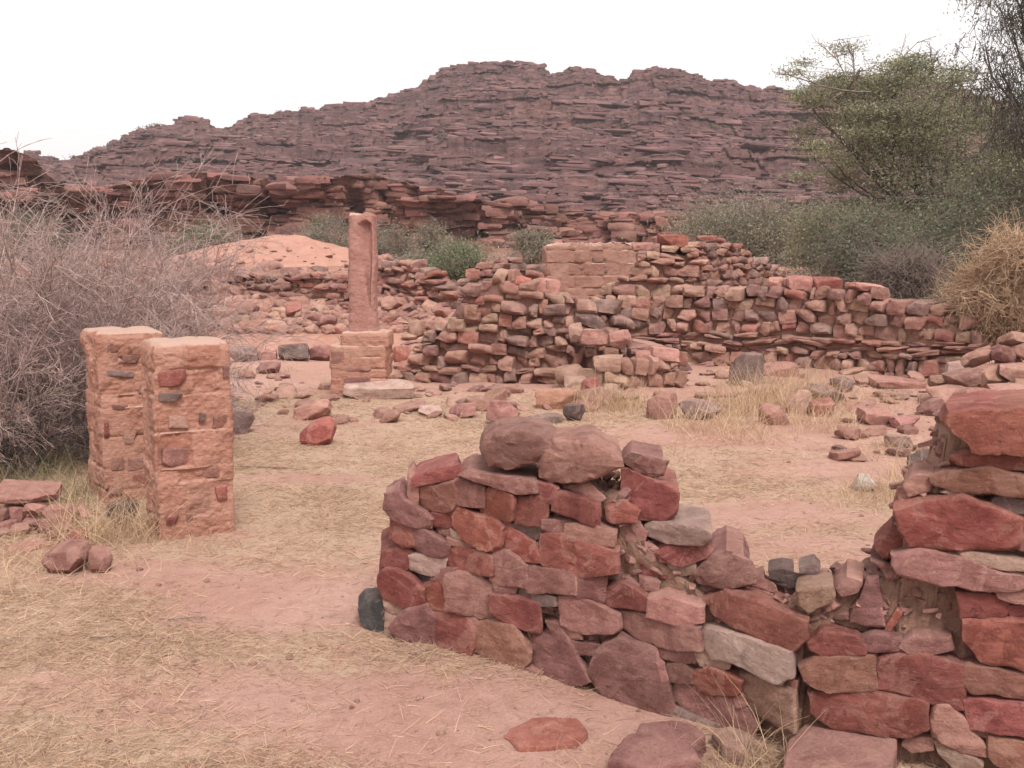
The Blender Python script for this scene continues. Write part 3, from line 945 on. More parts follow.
    ('B', 'r', [(278, 370), (330, 343), (387, 375), (372, 417), (288, 422)], .2, -.02),
    ('B', 'k', [(310, 450), (380, 428), (412, 470), (402, 512), (330, 505)], .2, -.05),
    ('B', 'k', [(108, 290), (200, 273), (252, 320), (232, 342), (160, 322)], .2, -.03),
    ('B', 'u', [(393, 610), (492, 640), (482, 672), (400, 652)], .15, -.06),
    ('B', 't', [(528, 600), (602, 588), (602, 645), (528, 655)], .15, -.06),
    ('B', 'k', [(413, 660), (470, 668), (462, 712), (413, 702)], .15, -.03),
    ('B', 'k', [(238, 340), (270, 330), (284, 372), (276, 420), (240, 420)], .15, -.05),
]
_r = random.Random(3)
_y = 436
while _y < 810:
    _h = _r.uniform(34, 62)
    _x = 1050 + _r.uniform(-6, 4)
    while _x < 1150:
        _w = _r.uniform(45, 80)
        WALL.append(('P', _r.choice('urkmoum'), [(_x, _y + _r.uniform(-3, 3)), (_x + _w, _y + _r.uniform(-3, 3)), (_x + _w, _y + _h + _r.uniform(-3, 3)), (_x, _y + _h + _r.uniform(-3, 3))], .33, _r.uniform(0, .03)))
        _x += _w
    _y += _h
W_LOC = (WP[1] + WP[2]) / 2 * .5 + WP[0] * .5


def to_px(crop, pts):
    ox, oy, s = CR[crop]
    return [(ox + x / s, oy + y / s) for x, y in pts]


def near_wall():
    w = root('dry_stone_wall', W_LOC, 'nearest broken wall of stacked red and purple sandstone blocks, collapsed in its middle', 'wall')
    order = []
    for i, (cr, colr, pts, dep, proud) in enumerate(WALL):
        pp = to_px(cr, pts)
        cx, cy = np.mean(pp, 0)
        ar = abs(sum(a[0] * b_[1] - a[1] * b_[0] for a, b_ in zip(pp, pp[1:] + pp[:1]))) / 2
        order.append((ar, i, pp, colr, dep, proud, cx, cy))
    order.sort(reverse=True)
    small_V, small_F, off = [], [], 0
    for rank, (ar, i, pp, colr, dep, proud, cx, cy) in enumerate(order):
        c = np.array([cx, cy])
        pp = [tuple(c + (np.array(p) - c) * (1 + 3.8 / max(12.0, abs(np.array(p) - c).max()))) for p in pp]
        nb = wallhit(cx, cy)[1]
        P3 = [wallhit(*p)[0] for p in pp]
        P3 = [p - nb * ((p - P3[0]) @ nb) + nb * ((np.mean(P3, 0) - P3[0]) @ nb) for p in P3]
        outline_stone('stone' if rank < 99 else 'chinking_stone', P3, nb, dep, S[colr], w, W_LOC, seed=1000 + i, proud=proud, ext=(P3[0][0] * .0 + np.mean(P3, 0)[0], np.mean(P3, 0)[1], 0))
    # earth core behind the faces
    TOP = [(372, 612), (386, 570), (396, 520), (425, 492), (470, 486), (490, 482), (590, 495), (618, 500), (634, 545), (655, 568), (700, 604), (760, 612), (790, 604),
           (830, 606), (868, 590), (898, 575), (908, 505), (940, 482), (952, 430), (1060, 425), (1120, 425)]
    xs = np.arange(376, 1128, 5)
    nf = 26
    cols = []
    for x in xs:
        yt = np.interp(x, [p[0] for p in TOP], [p[1] for p in TOP])
        ptop, nb = wallhit(x, yt)
        base = ptop.copy()
        base[2] = -.15
        ring = []
        for k in range(nf):
            z = base[2] + (ptop[2] - base[2]) * k / (nf - 1)
            o_ = .052 + .022 * vn(x * .05, z * 9, 0, 3) + .014 * vn(x * .2, z * 30, 0, 4)
            ring.append([*(ptop[:2] + nb[:2] * o_), z])
        for k in range(1, 7):
            ring.append([*(ptop[:2] + nb[:2] * (.08 + .26 * k / 6)), ptop[2] + .015 * vn(x * .1, k, 0, 7) - .02 * (k == 6)])
        ring.append([*(ptop[:2] + nb[:2] * .36), -.15])
        cols.append(ring)
    V = np.array(cols)
    nc, nk = V.shape[:2]
    Fc = [(i * nk + k, (i + 1) * nk + k, (i + 1) * nk + k + 1, i * nk + k + 1) for i in range(nc - 1) for k in range(nk - 1)]
    Fc += [tuple(range(nk)), tuple(range((nc - 1) * nk, nc * nk))[::-1]]
    mesh_obj('earth_core', V.reshape(-1, 3), Fc, M_mud, w, W_LOC)
    # crumbs of mortar and stone chips lodged in the gaps and on the broken top
    it = []
    for _ in range(1000):
        x = random.uniform(385, 1020)
        yt = np.interp(x, [p[0] for p in TOP], [p[1] for p in TOP])
        p, nb = wallhit(x, yt)
        if random.random() < .45:
            p = p + nb * random.uniform(.05, .34) + np.array([0, 0, random.uniform(.0, .02)])
        else:
            y = yt + random.random() * 180
            p, nb = wallhit(x, y)
            if p[2] < 0: continue
            p = p + nb * random.uniform(.040, .062)
        s_ = random.uniform(.008, .028) * random.choice([1, 1, 1.5, 2.0])
        it.append((ROCK_LOW[random.randrange(16)][1:], p, (s_ * random.uniform(1.0, 2.2), s_, s_ * random.uniform(.35, .8)), (random.gauss(0, .5), random.gauss(0, .5), random.uniform(-3, 3))))
    for q in range(2):
        o = merge_rocks('mortar_crumbs', it[q::2], S['m'] if q else S['k'], w, W_LOC)
        o['kind'] = 'stuff'


near_wall()

# stones that lie loose on the near wall: outlines with their own label
NB1 = WS[0][3]


def loose_outline(name, label, crop, pts, colr, depth, proud, seed, cat='rock', hitf=None, n=80, **k):
    pp = to_px(crop, pts)
    cx, cy = np.mean(pp, 0)
    nb = wallhit(cx, cy)[1]
    P3 = [wallhit(*p)[0] for p in pp]
    m = np.mean(P3, 0)
    P3 = [p - nb * ((p - m) @ nb) for p in P3]
    o = outline_stone(name, P3, nb, depth, S[colr], None, m, seed=seed, proud=proud, n=n, ext=(m[0], m[1], 0), **k)
    return tag(o, label, cat)


loose_outline('boulder', 'rounded dark brown boulder on top of the near wall, left of the pale block', 'A',
              [(530, 150), (545, 108), (590, 80), (660, 74), (800, 80), (850, 110), (830, 170), (740, 238), (640, 247), (565, 240), (535, 200)], 'm', .26, .0, 61, tilt=.03, bulge=.03, corner=.22)
loose_outline('boulder', 'big pale pinkish block on the highest point of the near wall', 'B',
              [(-8, 110), (55, 78), (200, 58), (325, 130), (342, 190), (240, 247), (100, 284), (-5, 245)], 'k', .26, .0, 62, tilt=.14, bulge=.02, corner=.06)
loose_outline('boulder', 'angular purple boulder with hollowed face in the gap of the near wall', 'B',
              [(615, 650), (700, 575), (760, 552), (835, 575), (865, 640), (855, 712), (740, 722), (650, 692)], 'm', .32, -.06, 63, tilt=.05, bulge=.02)
loose_outline('flat_stone', 'pale tan slab lying on the broken right shoulder of the near wall', 'B',
              [(423, 450), (450, 428), (640, 438), (707, 450), (702, 502), (660, 527), (480, 522), (423, 492)], 'p', .26, -.03, 64)
loose_outline('flat_stone', 'huge red capstone topping the tall right end of the near wall', 'F',
              [(665, 160), (700, 118), (760, 112), (1100, 95), (1110, 310), (900, 296), (790, 287), (760, 242), (700, 197)], 'r', .45, .05, 65, tilt=.04)
loose_outline('small_stone', 'squarish tan stone perched on the low middle of the near wall', 'E',
              [(82, 112), (120, 92), (215, 90), (228, 150), (125, 205), (88, 175)], '4', .15, .0, 66, tilt=.15)
loose_outline('small_stone', 'dark rounded stone behind the squarish tan stone on the wall', 'D',
              [(812, 62), (870, 52), (922, 62), (914, 112), (822, 122)], 'd', .14, -.14, 67)
loose_outline('small_stone', 'little pink stone beside the dark rounded stone on the wall', 'D',
              [(738, 100), (800, 70), (812, 120), (770, 128)], 'k', .14, -.10, 68)
loose_outline('small_stone', 'dark greenish stone touching the top of the squarish tan stone', 'D',
              [(935, 32), (1000, 15), (1028, 45), (1020, 66), (938, 66)], 'g', .12, -.12, 69)


# ------------------------------------------------------------------ loose rocks on the ground
def rock(name, label, px, pyb, w, h, colr, flat=.9, rot=None, pyg=None, sink=.12, cat='rock', group=None, lift=0.0, tiltx=0.0, near=True, rz=None):
    p = hit(px, pyg or pyb)
    s = p[1] / F
    if pyg:
        p[2] += (pyg - pyb) * s
    W_, H_ = w * s, h * s
    Dp = W_ * flat
    me = (ROCK_SLAB[random.randrange(10)] if name in ('slab', 'stone_block') else ROCK_NEAR[random.randrange(16)])[0]
    Hh = H_ * (1 + sink)
    z = p[2] - H_ * sink + Hh / 2 + lift
    rot = rot or (random.uniform(-.08, .08) + tiltx, random.uniform(-.12, .12), random.uniform(-.5, .5) if rz is None else rz)
    o = place(name, me, (p[0], p[1] + Dp * .35, z), (W_, Dp, Hh), rot, S[colr])
    return tag(o, label, cat, group)


LOOSE = [
    ('rounded red boulder just right of the stepped column plinth', 402, 367, 25, 20, 'r', .9),
    ('grey boulder against the right side of the nearer pillar', 238, 434, 30, 24, 'g', .9),
    ('tilted reddish rock lying alone on the grass below the column', 317, 446, 40, 26, 'r', .6),
    ('low rough pink outcrop just uphill of the tilted reddish rock', 312, 420, 46, 18, 'k', .9),
    ('long pale slab lying at the foot of the column plinth', 378, 399, 74, 17, 'p', .5),
    ('dark rectangular block in the low stone row left of the plinth', 293, 361, 32, 17, 'd', .6),
    ('pink block touching the left end of the dark rectangular block', 266, 360, 20, 13, 'k', .8),
    ('grey brown block at the left end of the low stone row', 243, 362, 28, 15, 'g', .8),
    ('broken mauve block between the dark block and the plinth', 320, 361, 24, 15, 'm', .8),
    ('flat brown rock just below the low stone row', 267, 374, 26, 12, 'm', .9),
    ('small tan stone on bare sand below the flat brown rock', 272, 402, 12, 8, 't', .9),
    ('dark grey angular rock leaning on the foot of the farther pillar', 121, 526, 30, 26, 'd', .7),
    ('wide flat pink slab on top of the small heap by the thorn bush', 22, 500, 64, 11, 'k', .7),
    ('tilted pink block on the left edge of the small heap', 10, 526, 24, 20, 'k', .8),
    ('reddish wedge shaped block on the right side of the small heap', 58, 530, 32, 24, 'k', .8),
    ('thin pink stone sandwiched in the middle of the small heap', 33, 514, 26, 10, 'k', .9),
    ('stacked mauve stone at the base of the small heap', 32, 530, 26, 15, 'm', .9),
    ('small red stone in the grass between the heap and the big mauve rock', 76, 545, 20, 14, 'r', .9),
    ('big mauve rock half buried in straw in front of the small heap', 62, 574, 54, 32, 'm', .7),
    ('pink pitted rock touching the right side of the big mauve rock', 97, 573, 30, 26, 'k', .8),
    ('brown grey boulder at the courtyard edge behind the near wall', 503, 425, 34, 24, 'm', .8),
    ('almost black angular stone right of the brown grey boulder', 574, 421, 24, 17, 'd', .8),
    ('flat grey stone between the brown boulder and the black stone', 546, 424, 34, 10, 'g', .8),
    ('large orange tan rock lying before the ruined left wall', 556, 409, 48, 20, 'o', .7),
    ('tan block resting at the foot of the ruined left wall', 576, 392, 24, 15, 't', .8),
    ('purple pointed stone standing beside the tan block', 590, 398, 18, 20, 'u', .8),
    ('low brown rock in the grass below the fallen rubble', 462, 418, 32, 14, 'm', .8),
    ('flat pale stone on the ground left of the low brown rock', 430, 416, 26, 9, 'p', .9),
    ('rough tan rock in dry grass right of the purple stone', 612, 402, 28, 18, 't', .8),
    ('tan pink boulder by the grass at the middle of the courtyard', 664, 419, 30, 28, 'k', .8),
    ('long dark grey rock sunk in dry grass beside the tan pink boulder', 702, 420, 44, 20, 'g', .8),
    ('tall grey rock standing in front of the long back wall', 748, 386, 36, 34, 'g', .6),
    ('flat mauve slab on the rubble right of the tall grey rock', 782, 377, 34, 13, 'm', .9),
    ('smooth grey mauve stone on sand right of the grass clump', 846, 392, 28, 15, 'g', .8),
    ('bright orange stone below the tilted dark slab', 823, 417, 26, 18, 'o', .8),
    ('pale tan stone left of the bright orange stone', 801, 414, 26, 24, 't', .8),
    ('ochre rock in the tall grass below the back wall', 775, 425, 30, 22, 'k', .8),
    ('square flat pink block half sunk in the right courtyard', 878, 425, 32, 17, 'k', .8),
    ('low pink rock in short grass below the square flat pink block', 850, 440, 26, 12, 'k', .9),
    ('low red brown rock right of the courtyard grass', 905, 428, 34, 12, 'm', .8),
    ('dark grass draped boulder behind the tall end of the near wall', 930, 474, 36, 24, 'd', .8),
    ('broad pink rock hidden behind the huge red capstone', 950, 452, 30, 18, 'k', .8),
    ('big pale pink boulder on the rubble pile at the right edge', 972, 388, 46, 28, 'p', .7),
    ('rough pale boulder left of the big pale pink boulder', 950, 400, 28, 22, 'p', .8),
    ('pink block leaning below the big pale pink boulder', 975, 408, 36, 20, 'k', .7),
    ('dark mauve rock in the shadowed middle of the right pile', 1002, 397, 26, 22, 'u', .8),
    ('mauve rock on top of the right pile', 1012, 374, 28, 20, 'm', .8),
    ('small pink stone in the lower right corner of the rubble pile', 1010, 410, 24, 16, 'k', .8),
    ('small whitish stone alone in the courtyard grass', 866, 492, 24, 18, 'light', .7),
    ('flat sandy slab in front of the long back wall', 900, 388, 52, 9, 'k', .9),
    ('small dark stone alone on bare sand of the courtyard', 840, 452, 8, 5, 'd', .9),
]
for q, (lab, px, pyb, w, h, c, fl) in enumerate(LOOSE):
    random.seed(500 + q)
    nm = 'loose_stone' if 'whitish' in lab else 'boulder' if 'boulder' in lab else 'slab' if 'slab' in lab else 'rock' if 'rock' in lab or 'outcrop' in lab else 'stone_block' if 'block' in lab else 'loose_stone'
    kw = {}
    if 'tilted reddish' in lab: kw['rot'] = (0, -.35, .2)
    if 'wide flat pink' in lab: kw.update(pyg=524, rot=(.16, .10, .2))
    if 'thin pink stone' in lab: kw.update(pyg=531)
    if 'long pale slab' in lab: kw['rot'] = (0, -.06, .05)
    if 'half buried in the sand' in lab: kw.update(rot=(.1, 0, .05), sink=.6)
    if nm in ('slab', 'stone_block'): kw.setdefault('rz', .05)
    rock(nm, lab, px, pyb, w, h, c, fl, **kw)
random.seed(77)
rock('slab', 'tilted dark slab resting on the bright orange stone', 826, 404, 42, 13, 'g', .8, rot=(0, .22, .1), lift=.05)

# slabs fallen at the foot of the near wall, close to the camera
def ground_slab(label, pts, colr, thick, seed, rise=0.0):
    P3 = np.array([hit(*p) for p in pts])
    m = P3.mean(0)
    P3[:, 2] = m[2] + thick + rise
    o = outline_stone('slab', P3, (0, .05, -1), thick + .06, S[colr], None, m, seed=seed, n=60, tilt=.03, bulge=.012)
    return tag(o, label, 'rock')


ground_slab('broad purple red slab with a pale top lying at the foot of the near wall', [(606, 778), (612, 760), (634, 751), (640, 742), (672, 737), (700, 742), (706, 752), (694, 764), (700, 776), (650, 788)], 'm', .06, 71)
ground_slab('flat rosy stone half buried in the sand before the near wall', [(503, 738), (530, 724), (575, 721), (588, 735), (580, 750), (520, 752)], 'r', .022, 74)
ground_slab('grey tan slab beside the broad purple red slab at the wall foot', [(712, 745), (730, 741), (752, 748), (746, 768), (724, 764)], 't', .05, 72)
ground_slab('large pink stone at the bottom of the near wall below the long red block', [(782, 790), (788, 764), (806, 750), (828, 744), (858, 748), (872, 762), (896, 770), (890, 805), (800, 810)], 'm', .09, 73)


# ------------------------------------------------------------------ far walls
def wall_far(name, label, path, top, rowspec, depth, seed, colours=FARCOL, base_z=None, cat='wall', big=100, col_bias=None, jit=1.0, step=None):
    """path: [(px, Y)] plan line; top: [(px, py)] skyline; stones in courses from the ground up"""
    rnd = random.Random(seed)
    pts = [np.array([(px - 512) / F * Y / 1.0, Y]) for px, Y in path]
    cum = [0.0]
    for a, b_ in zip(pts[:-1], pts[1:]):
        cum.append(cum[-1] + np.linalg.norm(b_ - a))
    L = cum[-1]

    def at(u):
        u = min(max(u, 0), L - 1e-6)
        for k in range(len(pts) - 1):
            if u <= cum[k + 1]:
                t = (u - cum[k]) / (cum[k + 1] - cum[k])
                d = (pts[k + 1] - pts[k]) / (cum[k + 1] - cum[k])
                return pts[k] * (1 - t) + pts[k + 1] * t, d
    # top height over u
    us = np.linspace(0, L, 240)
    zt = []
    for u in us:
        p, _ = at(u)
        px = 512 + F * p[0] / p[1]
        py = np.interp(px, [a for a, _ in top], [b_ for _, b_ in top])
        zt.append(atY(px, py, p[1])[2])
    zt = np.array(zt)
    mid, _ = at(L / 2)
    z0 = float(gz(mid[0], mid[1])) if base_z is None else base_z
    loc = (mid[0], mid[1], z0)
    w = root(name, loc, label, cat)
    z = z0 - .12
    items = []
    row = 0
    ztmax = zt.max()
    while z < ztmax:
        hlo, hhi, wlo, whi, cset = rowspec(z - z0)
        h = rnd.uniform(hlo, hhi)
        u = -rnd.random() * .2
        while u < L:
            ww = rnd.uniform(wlo, whi)
            uc = u + ww / 2
            u += ww
            if uc > L or uc < 0: continue
            lim = float(np.interp(uc, us, zt))
            if z + h * .62 > lim: continue
            p, d = at(uc)
            ang = math.atan2(d[1], d[0])
            n_ = np.array([-d[1], d[0]])
            hh = h * rnd.uniform(.85, 1.12) * (1.25 if h < .06 else 1)
            dd = depth * rnd.uniform(.8, 1.1)
            off = rnd.uniform(-.05, .04) * jit + dd / 2
            pos = (p[0] + n_[0] * off, p[1] + n_[1] * off, z + h / 2 + rnd.uniform(-.015, .015) * jit)
            rot = (rnd.gauss(0, .05) * jit, rnd.gauss(0, .06) * jit, ang + rnd.gauss(0, .07) * jit)
            cs = cset or colours
            items.append((ww * hh, pos, (ww * 1.12, dd, hh * 1.15), rot, rnd.choice(cs), rnd.randrange(14)))
        z += h * .97
        row += 1
    items.sort(key=lambda t: -t[0])
    rest = {}
    for k, (a, pos, size, rot, c, ti) in enumerate(items):
        if k < big:
            place('stone', ROCK_FAR[ti][0], pos, size, rot, S[c], w, loc)
        else:
            rest.setdefault(c, []).append((ROCK_FAR[ti][1:], pos, size, rot))
    n_rest = 0
    allr = [i for v in rest.values() for i in v]
    if allr:
        # one object, several materials
        Vs, Fs, mi, off = [], [], [], 0
        keys = list(rest)
        for ki, c in enumerate(keys):
            for (V, Fc), p, size, rot in rest[c]:
                W_ = (V * np.asarray(size)[None, :] / 2) @ rotm(*rot).T + np.asarray(p)[None, :]
                Vs.append(W_)
                Fs.append(Fc + off)
                off += len(V)
                mi += [ki] * len(Fc)
        o = mesh_obj('small_stones', np.concatenate(Vs), np.concatenate(Fs), S[keys[0]], w, loc, sharp=32)
        for c in keys[1:]:
            o.data.materials.append(S[c])
        o.data.polygons.foreach_set('material_index', np.array(mi, np.int32))
        o['kind'] = 'stuff'
    # earth core
    cols = []
    for u in np.linspace(.05, L - .05, 90):
        p, d = at(u)
        n_ = np.array([-d[1], d[0]])
        zz = max(z0 - .1, float(np.interp(u, us, zt)) - .16)
        a, b_ = p + n_ * .11, p + n_ * (depth - .05)
        cols.append([(a[0], a[1], z0 - .3), (a[0], a[1], zz), (b_[0], b_[1], zz), (b_[0], b_[1], z0 - .3)])
    V = np.array(cols)
    nc, nk = V.shape[:2]
    Fc = [(i * nk + k, (i + 1) * nk + k, (i + 1) * nk + k + 1, i * nk + k + 1) for i in range(nc - 1) for k in range(nk - 1)]
    Fc += [(0, 1, 2, 3), tuple((nc - 1) * nk + k for k in (3, 2, 1, 0))]
    mesh_obj('earth_core', V.reshape(-1, 3), Fc, M_mudf, w, loc, smooth=False)
    return w


def rs_rough(z):
    return (.07, .22, .10, .34, None)


def rs_long(z):
    if .36 < z < .50 or .66 < z < .70:
        return (.045, .075, .22, .5, '3311565')
    return (.08, .20, .11, .30, None)


def rs_block(z):
    return (.09, .22, .14, .36, '2224441113')


def rs_thin(z):
    return (.06, .14, .14, .40, '33113665')


wall_far('ruined_wall', 'long back wall of rounded stones with thin dark slate courses halfway up', [(608, 14.6), (700, 14.3), (800, 13.7), (900, 12.9), (985, 12.2)],
         [(600, 300), (660, 292), (700, 290), (740, 288), (770, 286), (800, 289), (850, 288), (880, 293), (930, 302), (960, 318), (990, 330)], rs_long, .5, 3, base_z=.02, jit=1.5)
wall_far('ruined_wall', 'low tumbled wall of mixed rounded stones jutting toward the courtyard left of the tall corner', [(388, 13.3), (470, 12.9), (560, 12.7), (640, 12.9), (690, 13.6)],
         [(386, 376), (400, 362), (425, 338), (445, 310), (462, 284), (480, 276), (505, 270), (522, 275), (540, 283), (556, 284), (575, 296), (605, 302), (622, 316), (640, 340), (690, 356)], rs_rough, .6, 4, base_z=-.02, jit=1.7)
wall_far('ruined_wall', 'tall squared wall corner of tan blocks topped by a red capstone', [(592, 14.9), (640, 14.6), (697, 14.5)],
         [(590, 300), (600, 290), (618, 272), (632, 262), (640, 251), (655, 246), (690, 244), (698, 262)], rs_block, .6, 5, base_z=.1)
wall_far('ruined_wall', 'dark thin-coursed wall running back from the tall corner toward the green scrub', [(696, 14.9), (740, 16.2), (800, 18.2), (812, 18.6)],
         [(694, 246), (705, 240), (725, 240), (742, 246), (760, 258), (785, 268), (800, 282), (812, 290)], rs_thin, .5, 6, base_z=.3)
wall_far('ruined_wall', 'short dark red wall stub beneath the dark green bush', [(816, 17.6), (858, 17.2)],
         [(814, 262), (824, 252), (845, 252), (858, 262)], rs_thin, .5, 7, base_z=.5)
wall_far('low_wall', 'low collapsed ledge of pinkish stones in front of the tall corner', [(560, 12.2), (620, 11.9), (690, 12.0)],
         [(558, 378), (590, 368), (625, 352), (650, 354), (680, 362), (695, 378)], rs_rough, .5, 8, base_z=-.03, jit=1.8, colours='112244236')
wall_far('wall_remnant', 'heap of coursed stones crowning the tumbled wall behind the green shrubs', [(458, 15.4), (500, 15.2), (548, 15.4)],
         [(456, 292), (470, 268), (490, 262), (512, 258), (535, 262), (552, 275)], rs_thin, .5, 9, base_z=.4, colours='11335')


wall_far('low_wall', 'low ruined wall of small red stones along the front of the spoil mound', [(218, 19.4), (280, 19.0), (348, 18.7)],
         [(218, 278), (250, 272), (290, 274), (320, 270), (348, 273)], rs_thin, .5, 12, base_z=.62, jit=1.6, colours='112353', big=80)
wall_far('low_wall', 'broken stump of pinkish stones right behind the column', [(374, 19.2), (410, 18.9), (448, 18.5)],
         [(374, 270), (392, 260), (408, 258), (424, 266), (448, 288)], rs_thin, .5, 13, base_z=.55, jit=1.7, colours='11224353', big=60)

# tan plastered wall further back
def masonry_block(name, P0, P1, depth, z0, z1, mat, parent, loc, rows=70, courses=None, seed=1, groove=.016, nlong=90, round_=.03, taper=0.0, topnoise=.012, blockoff=.004, joint=(.16, .34)):
    """masonry body with a rectangular plan whose courses and joints are carved into the surface"""
    rn = np.random.default_rng(seed)
    P0, P1 = np.asarray(P0, float)[:2], np.asarray(P1, float)[:2]
    t = P1 - P0
    W_ = np.linalg.norm(t)
    t /= W_
    nb = np.array([-t[1], t[0]])
    per = 2 * (W_ + depth)
    n = nlong
    ss = np.linspace(0, per, n, endpoint=False)
    uv = []
    nrm = []
    for s in ss:
        if s < W_: q, nn = (s, 0), (0, -1)
        elif s < W_ + depth: q, nn = (W_, s - W_), (1, 0)
        elif s < 2 * W_ + depth: q, nn = (2 * W_ + depth - s, depth), (0, 1)
        else: q, nn = (0, per - s), (-1, 0)
        uv.append(q)
        nrm.append(nn)
    uv, nrm = np.array(uv), np.array(nrm, float)
    # rounded corners
    c = np.array([W_ / 2, depth / 2])
    rel = uv - c
    for sx in (-1, 1):
        for sy in (-1, 1):
            kx = sx * rel[:, 0] - (W_ / 2 - round_)
            ky = sy * rel[:, 1] - (depth / 2 - round_)
            m = (kx > 0) & (ky > 0)
            r = np.hypot(kx, ky)
            f = np.where(m & (r > round_), round_ / np.maximum(r, 1e-6), 1)
            rel[:, 0] = np.where(m, sx * (W_ / 2 - round_ + kx * f), rel[:, 0])
            rel[:, 1] = np.where(m, sy * (depth / 2 - round_ + ky * f), rel[:, 1])
            nrm = np.where(m[:, None], np.stack([sx * kx, sy * ky], 1) / np.maximum(r, 1e-6)[:, None], nrm)
    H = z1 - z0
    zs = np.linspace(0, H, rows)
    if courses is None:
        courses = [0]
        while courses[-1] < H:
            courses.append(courses[-1] + rn.uniform(.07, .24))
    courses = np.array(courses)
    V = np.zeros((rows, n, 3))
    TI = np.zeros((rows, n))
    JO = np.zeros((rows, n))
    bc_ = [rn.random(61) for _ in courses]
    gone = [rn.random(61) < .035 for _ in courses]
    sd = int(rn.integers(9999))
    jts = [np.cumsum(rn.uniform(*joint, 60)) - rn.random() * .3 for _ in courses]
    bo = [rn.normal(0, blockoff, 61) for _ in courses]
    for i, z in enumerate(zs):
        k = int(np.clip(np.searchsorted(courses, z) - 1, 0, len(courses) - 2))
        wz = z + .012 * vn(ss * 5, k * 0 + 3.3, 0, sd + 9)
        dz = np.min(np.abs(courses[None, :] - wz[:, None]), 1)
        j = np.searchsorted(jts[k], ss)
        dj = np.min(np.abs(jts[k][None, :] - ss[:, None]), 1)
        worn = 1.3 * np.clip(.35 + 1.1 * vn(ss * 6, z * 5, 0, sd), 0, 1)
        d = -groove * worn * (np.exp(-(dz / .011) ** 2) + .45 * np.exp(-(dj / .012) ** 2) * (dz > .004))
        d = d + bo[k][np.minimum(j, 60)] + .018 * vn(ss * 5, z * 5, 2, sd + 1) + .007 * vn(ss * 15, z * 18, 2, sd + 2) + .005 * vn(ss * 50, z * 60, 2, sd + 3)
        jj = np.minimum(j, 60)
        d = d - np.where(gone[k][jj], .014 * np.clip((np.minimum(dz, dj) - .004) / .015, 0, 1), 0)
        TI[i] = bc_[k][jj]
        jm = np.maximum(np.exp(-(dz / .014) ** 2), np.exp(-(dj / .012) ** 2))
        smear = np.clip((fbm(ss * 4, z * 4, 3, 3, sd + 21) - .05) * 3, 0, 1)
        JO[i] = np.clip(np.maximum(jm, smear), 0, 1)
        d = np.where(smear > 0, d * (1 - .55 * smear) + .004 * smear, d)
        d = d - np.where(z > H - .03, (z - H + .03) * .35, 0)
        q = rel * (1 - taper * z / H) + c + nrm * d[:, None]
        V[i, :, :2] = P0[None, :] + q[:, :1] * t[None, :] + q[:, 1:2] * nb[None, :]
        V[i, :, 2] = z0 + z
    rowsV = [V.reshape(-1, 3)]
    last = V[-1]
    cc = last.mean(0)
    for f, dz in ((.94, .012), (.75, .02), (.45, .022), (.15, .02)):
        r_ = cc + (last - cc) * f
        r_[:, 2] = z1 + dz + topnoise * vn(r_[:, 0] * 14, r_[:, 1] * 14, 0, sd)
        rowsV.append(r_)
    V = np.concatenate(rowsV)
    nr = rows + 4
    Fc = [(k * n + j, k * n + (j + 1) % n, (k + 1) * n + (j + 1) % n, (k + 1) * n + j) for k in range(nr - 1) for j in range(n)]
    Fc.append(tuple((nr - 1) * n + j for j in range(n)))
    o = mesh_obj(name, V, Fc, mat, parent, loc, sharp=50)
    at_ = o.data.attributes.new('blocks', 'FLOAT_COLOR', 'POINT')
    ti = np.concatenate([TI.ravel()] + [TI[-1]] * 4)
    jo = np.concatenate([JO.ravel()] + [np.ones(n)] * 4)
    at_.data.foreach_set('color', np.stack([ti, jo, 0 * ti, 0 * ti + 1], 1).astype(np.float32).ravel())
    return o


def stone_or_hole_shade(parent, loc, P0, P1, quad, colr, depth=.07, proud=.008, seed=1):
    """a differently coloured stone set in a masonry face, its outline given in photo pixels"""
    P0, P1 = np.asarray(P0, float)[:2], np.asarray(P1, float)[:2]
    t = (P1 - P0) / np.linalg.norm(P1 - P0)
    nb = np.array([-t[1], t[0], 0])
    P3 = []
    for px, py in quad:
        d = ray(px, py)
        tt = (P0 @ nb[:2]) / (d[:2] @ nb[:2])
        P3.append(d * tt + np.array([0, 0, EYE]))
    return outline_stone('stone_or_hole_shade', P3, nb, depth, S[colr], parent, loc, seed=seed, proud=proud, n=36, tilt=.02, bulge=.006)


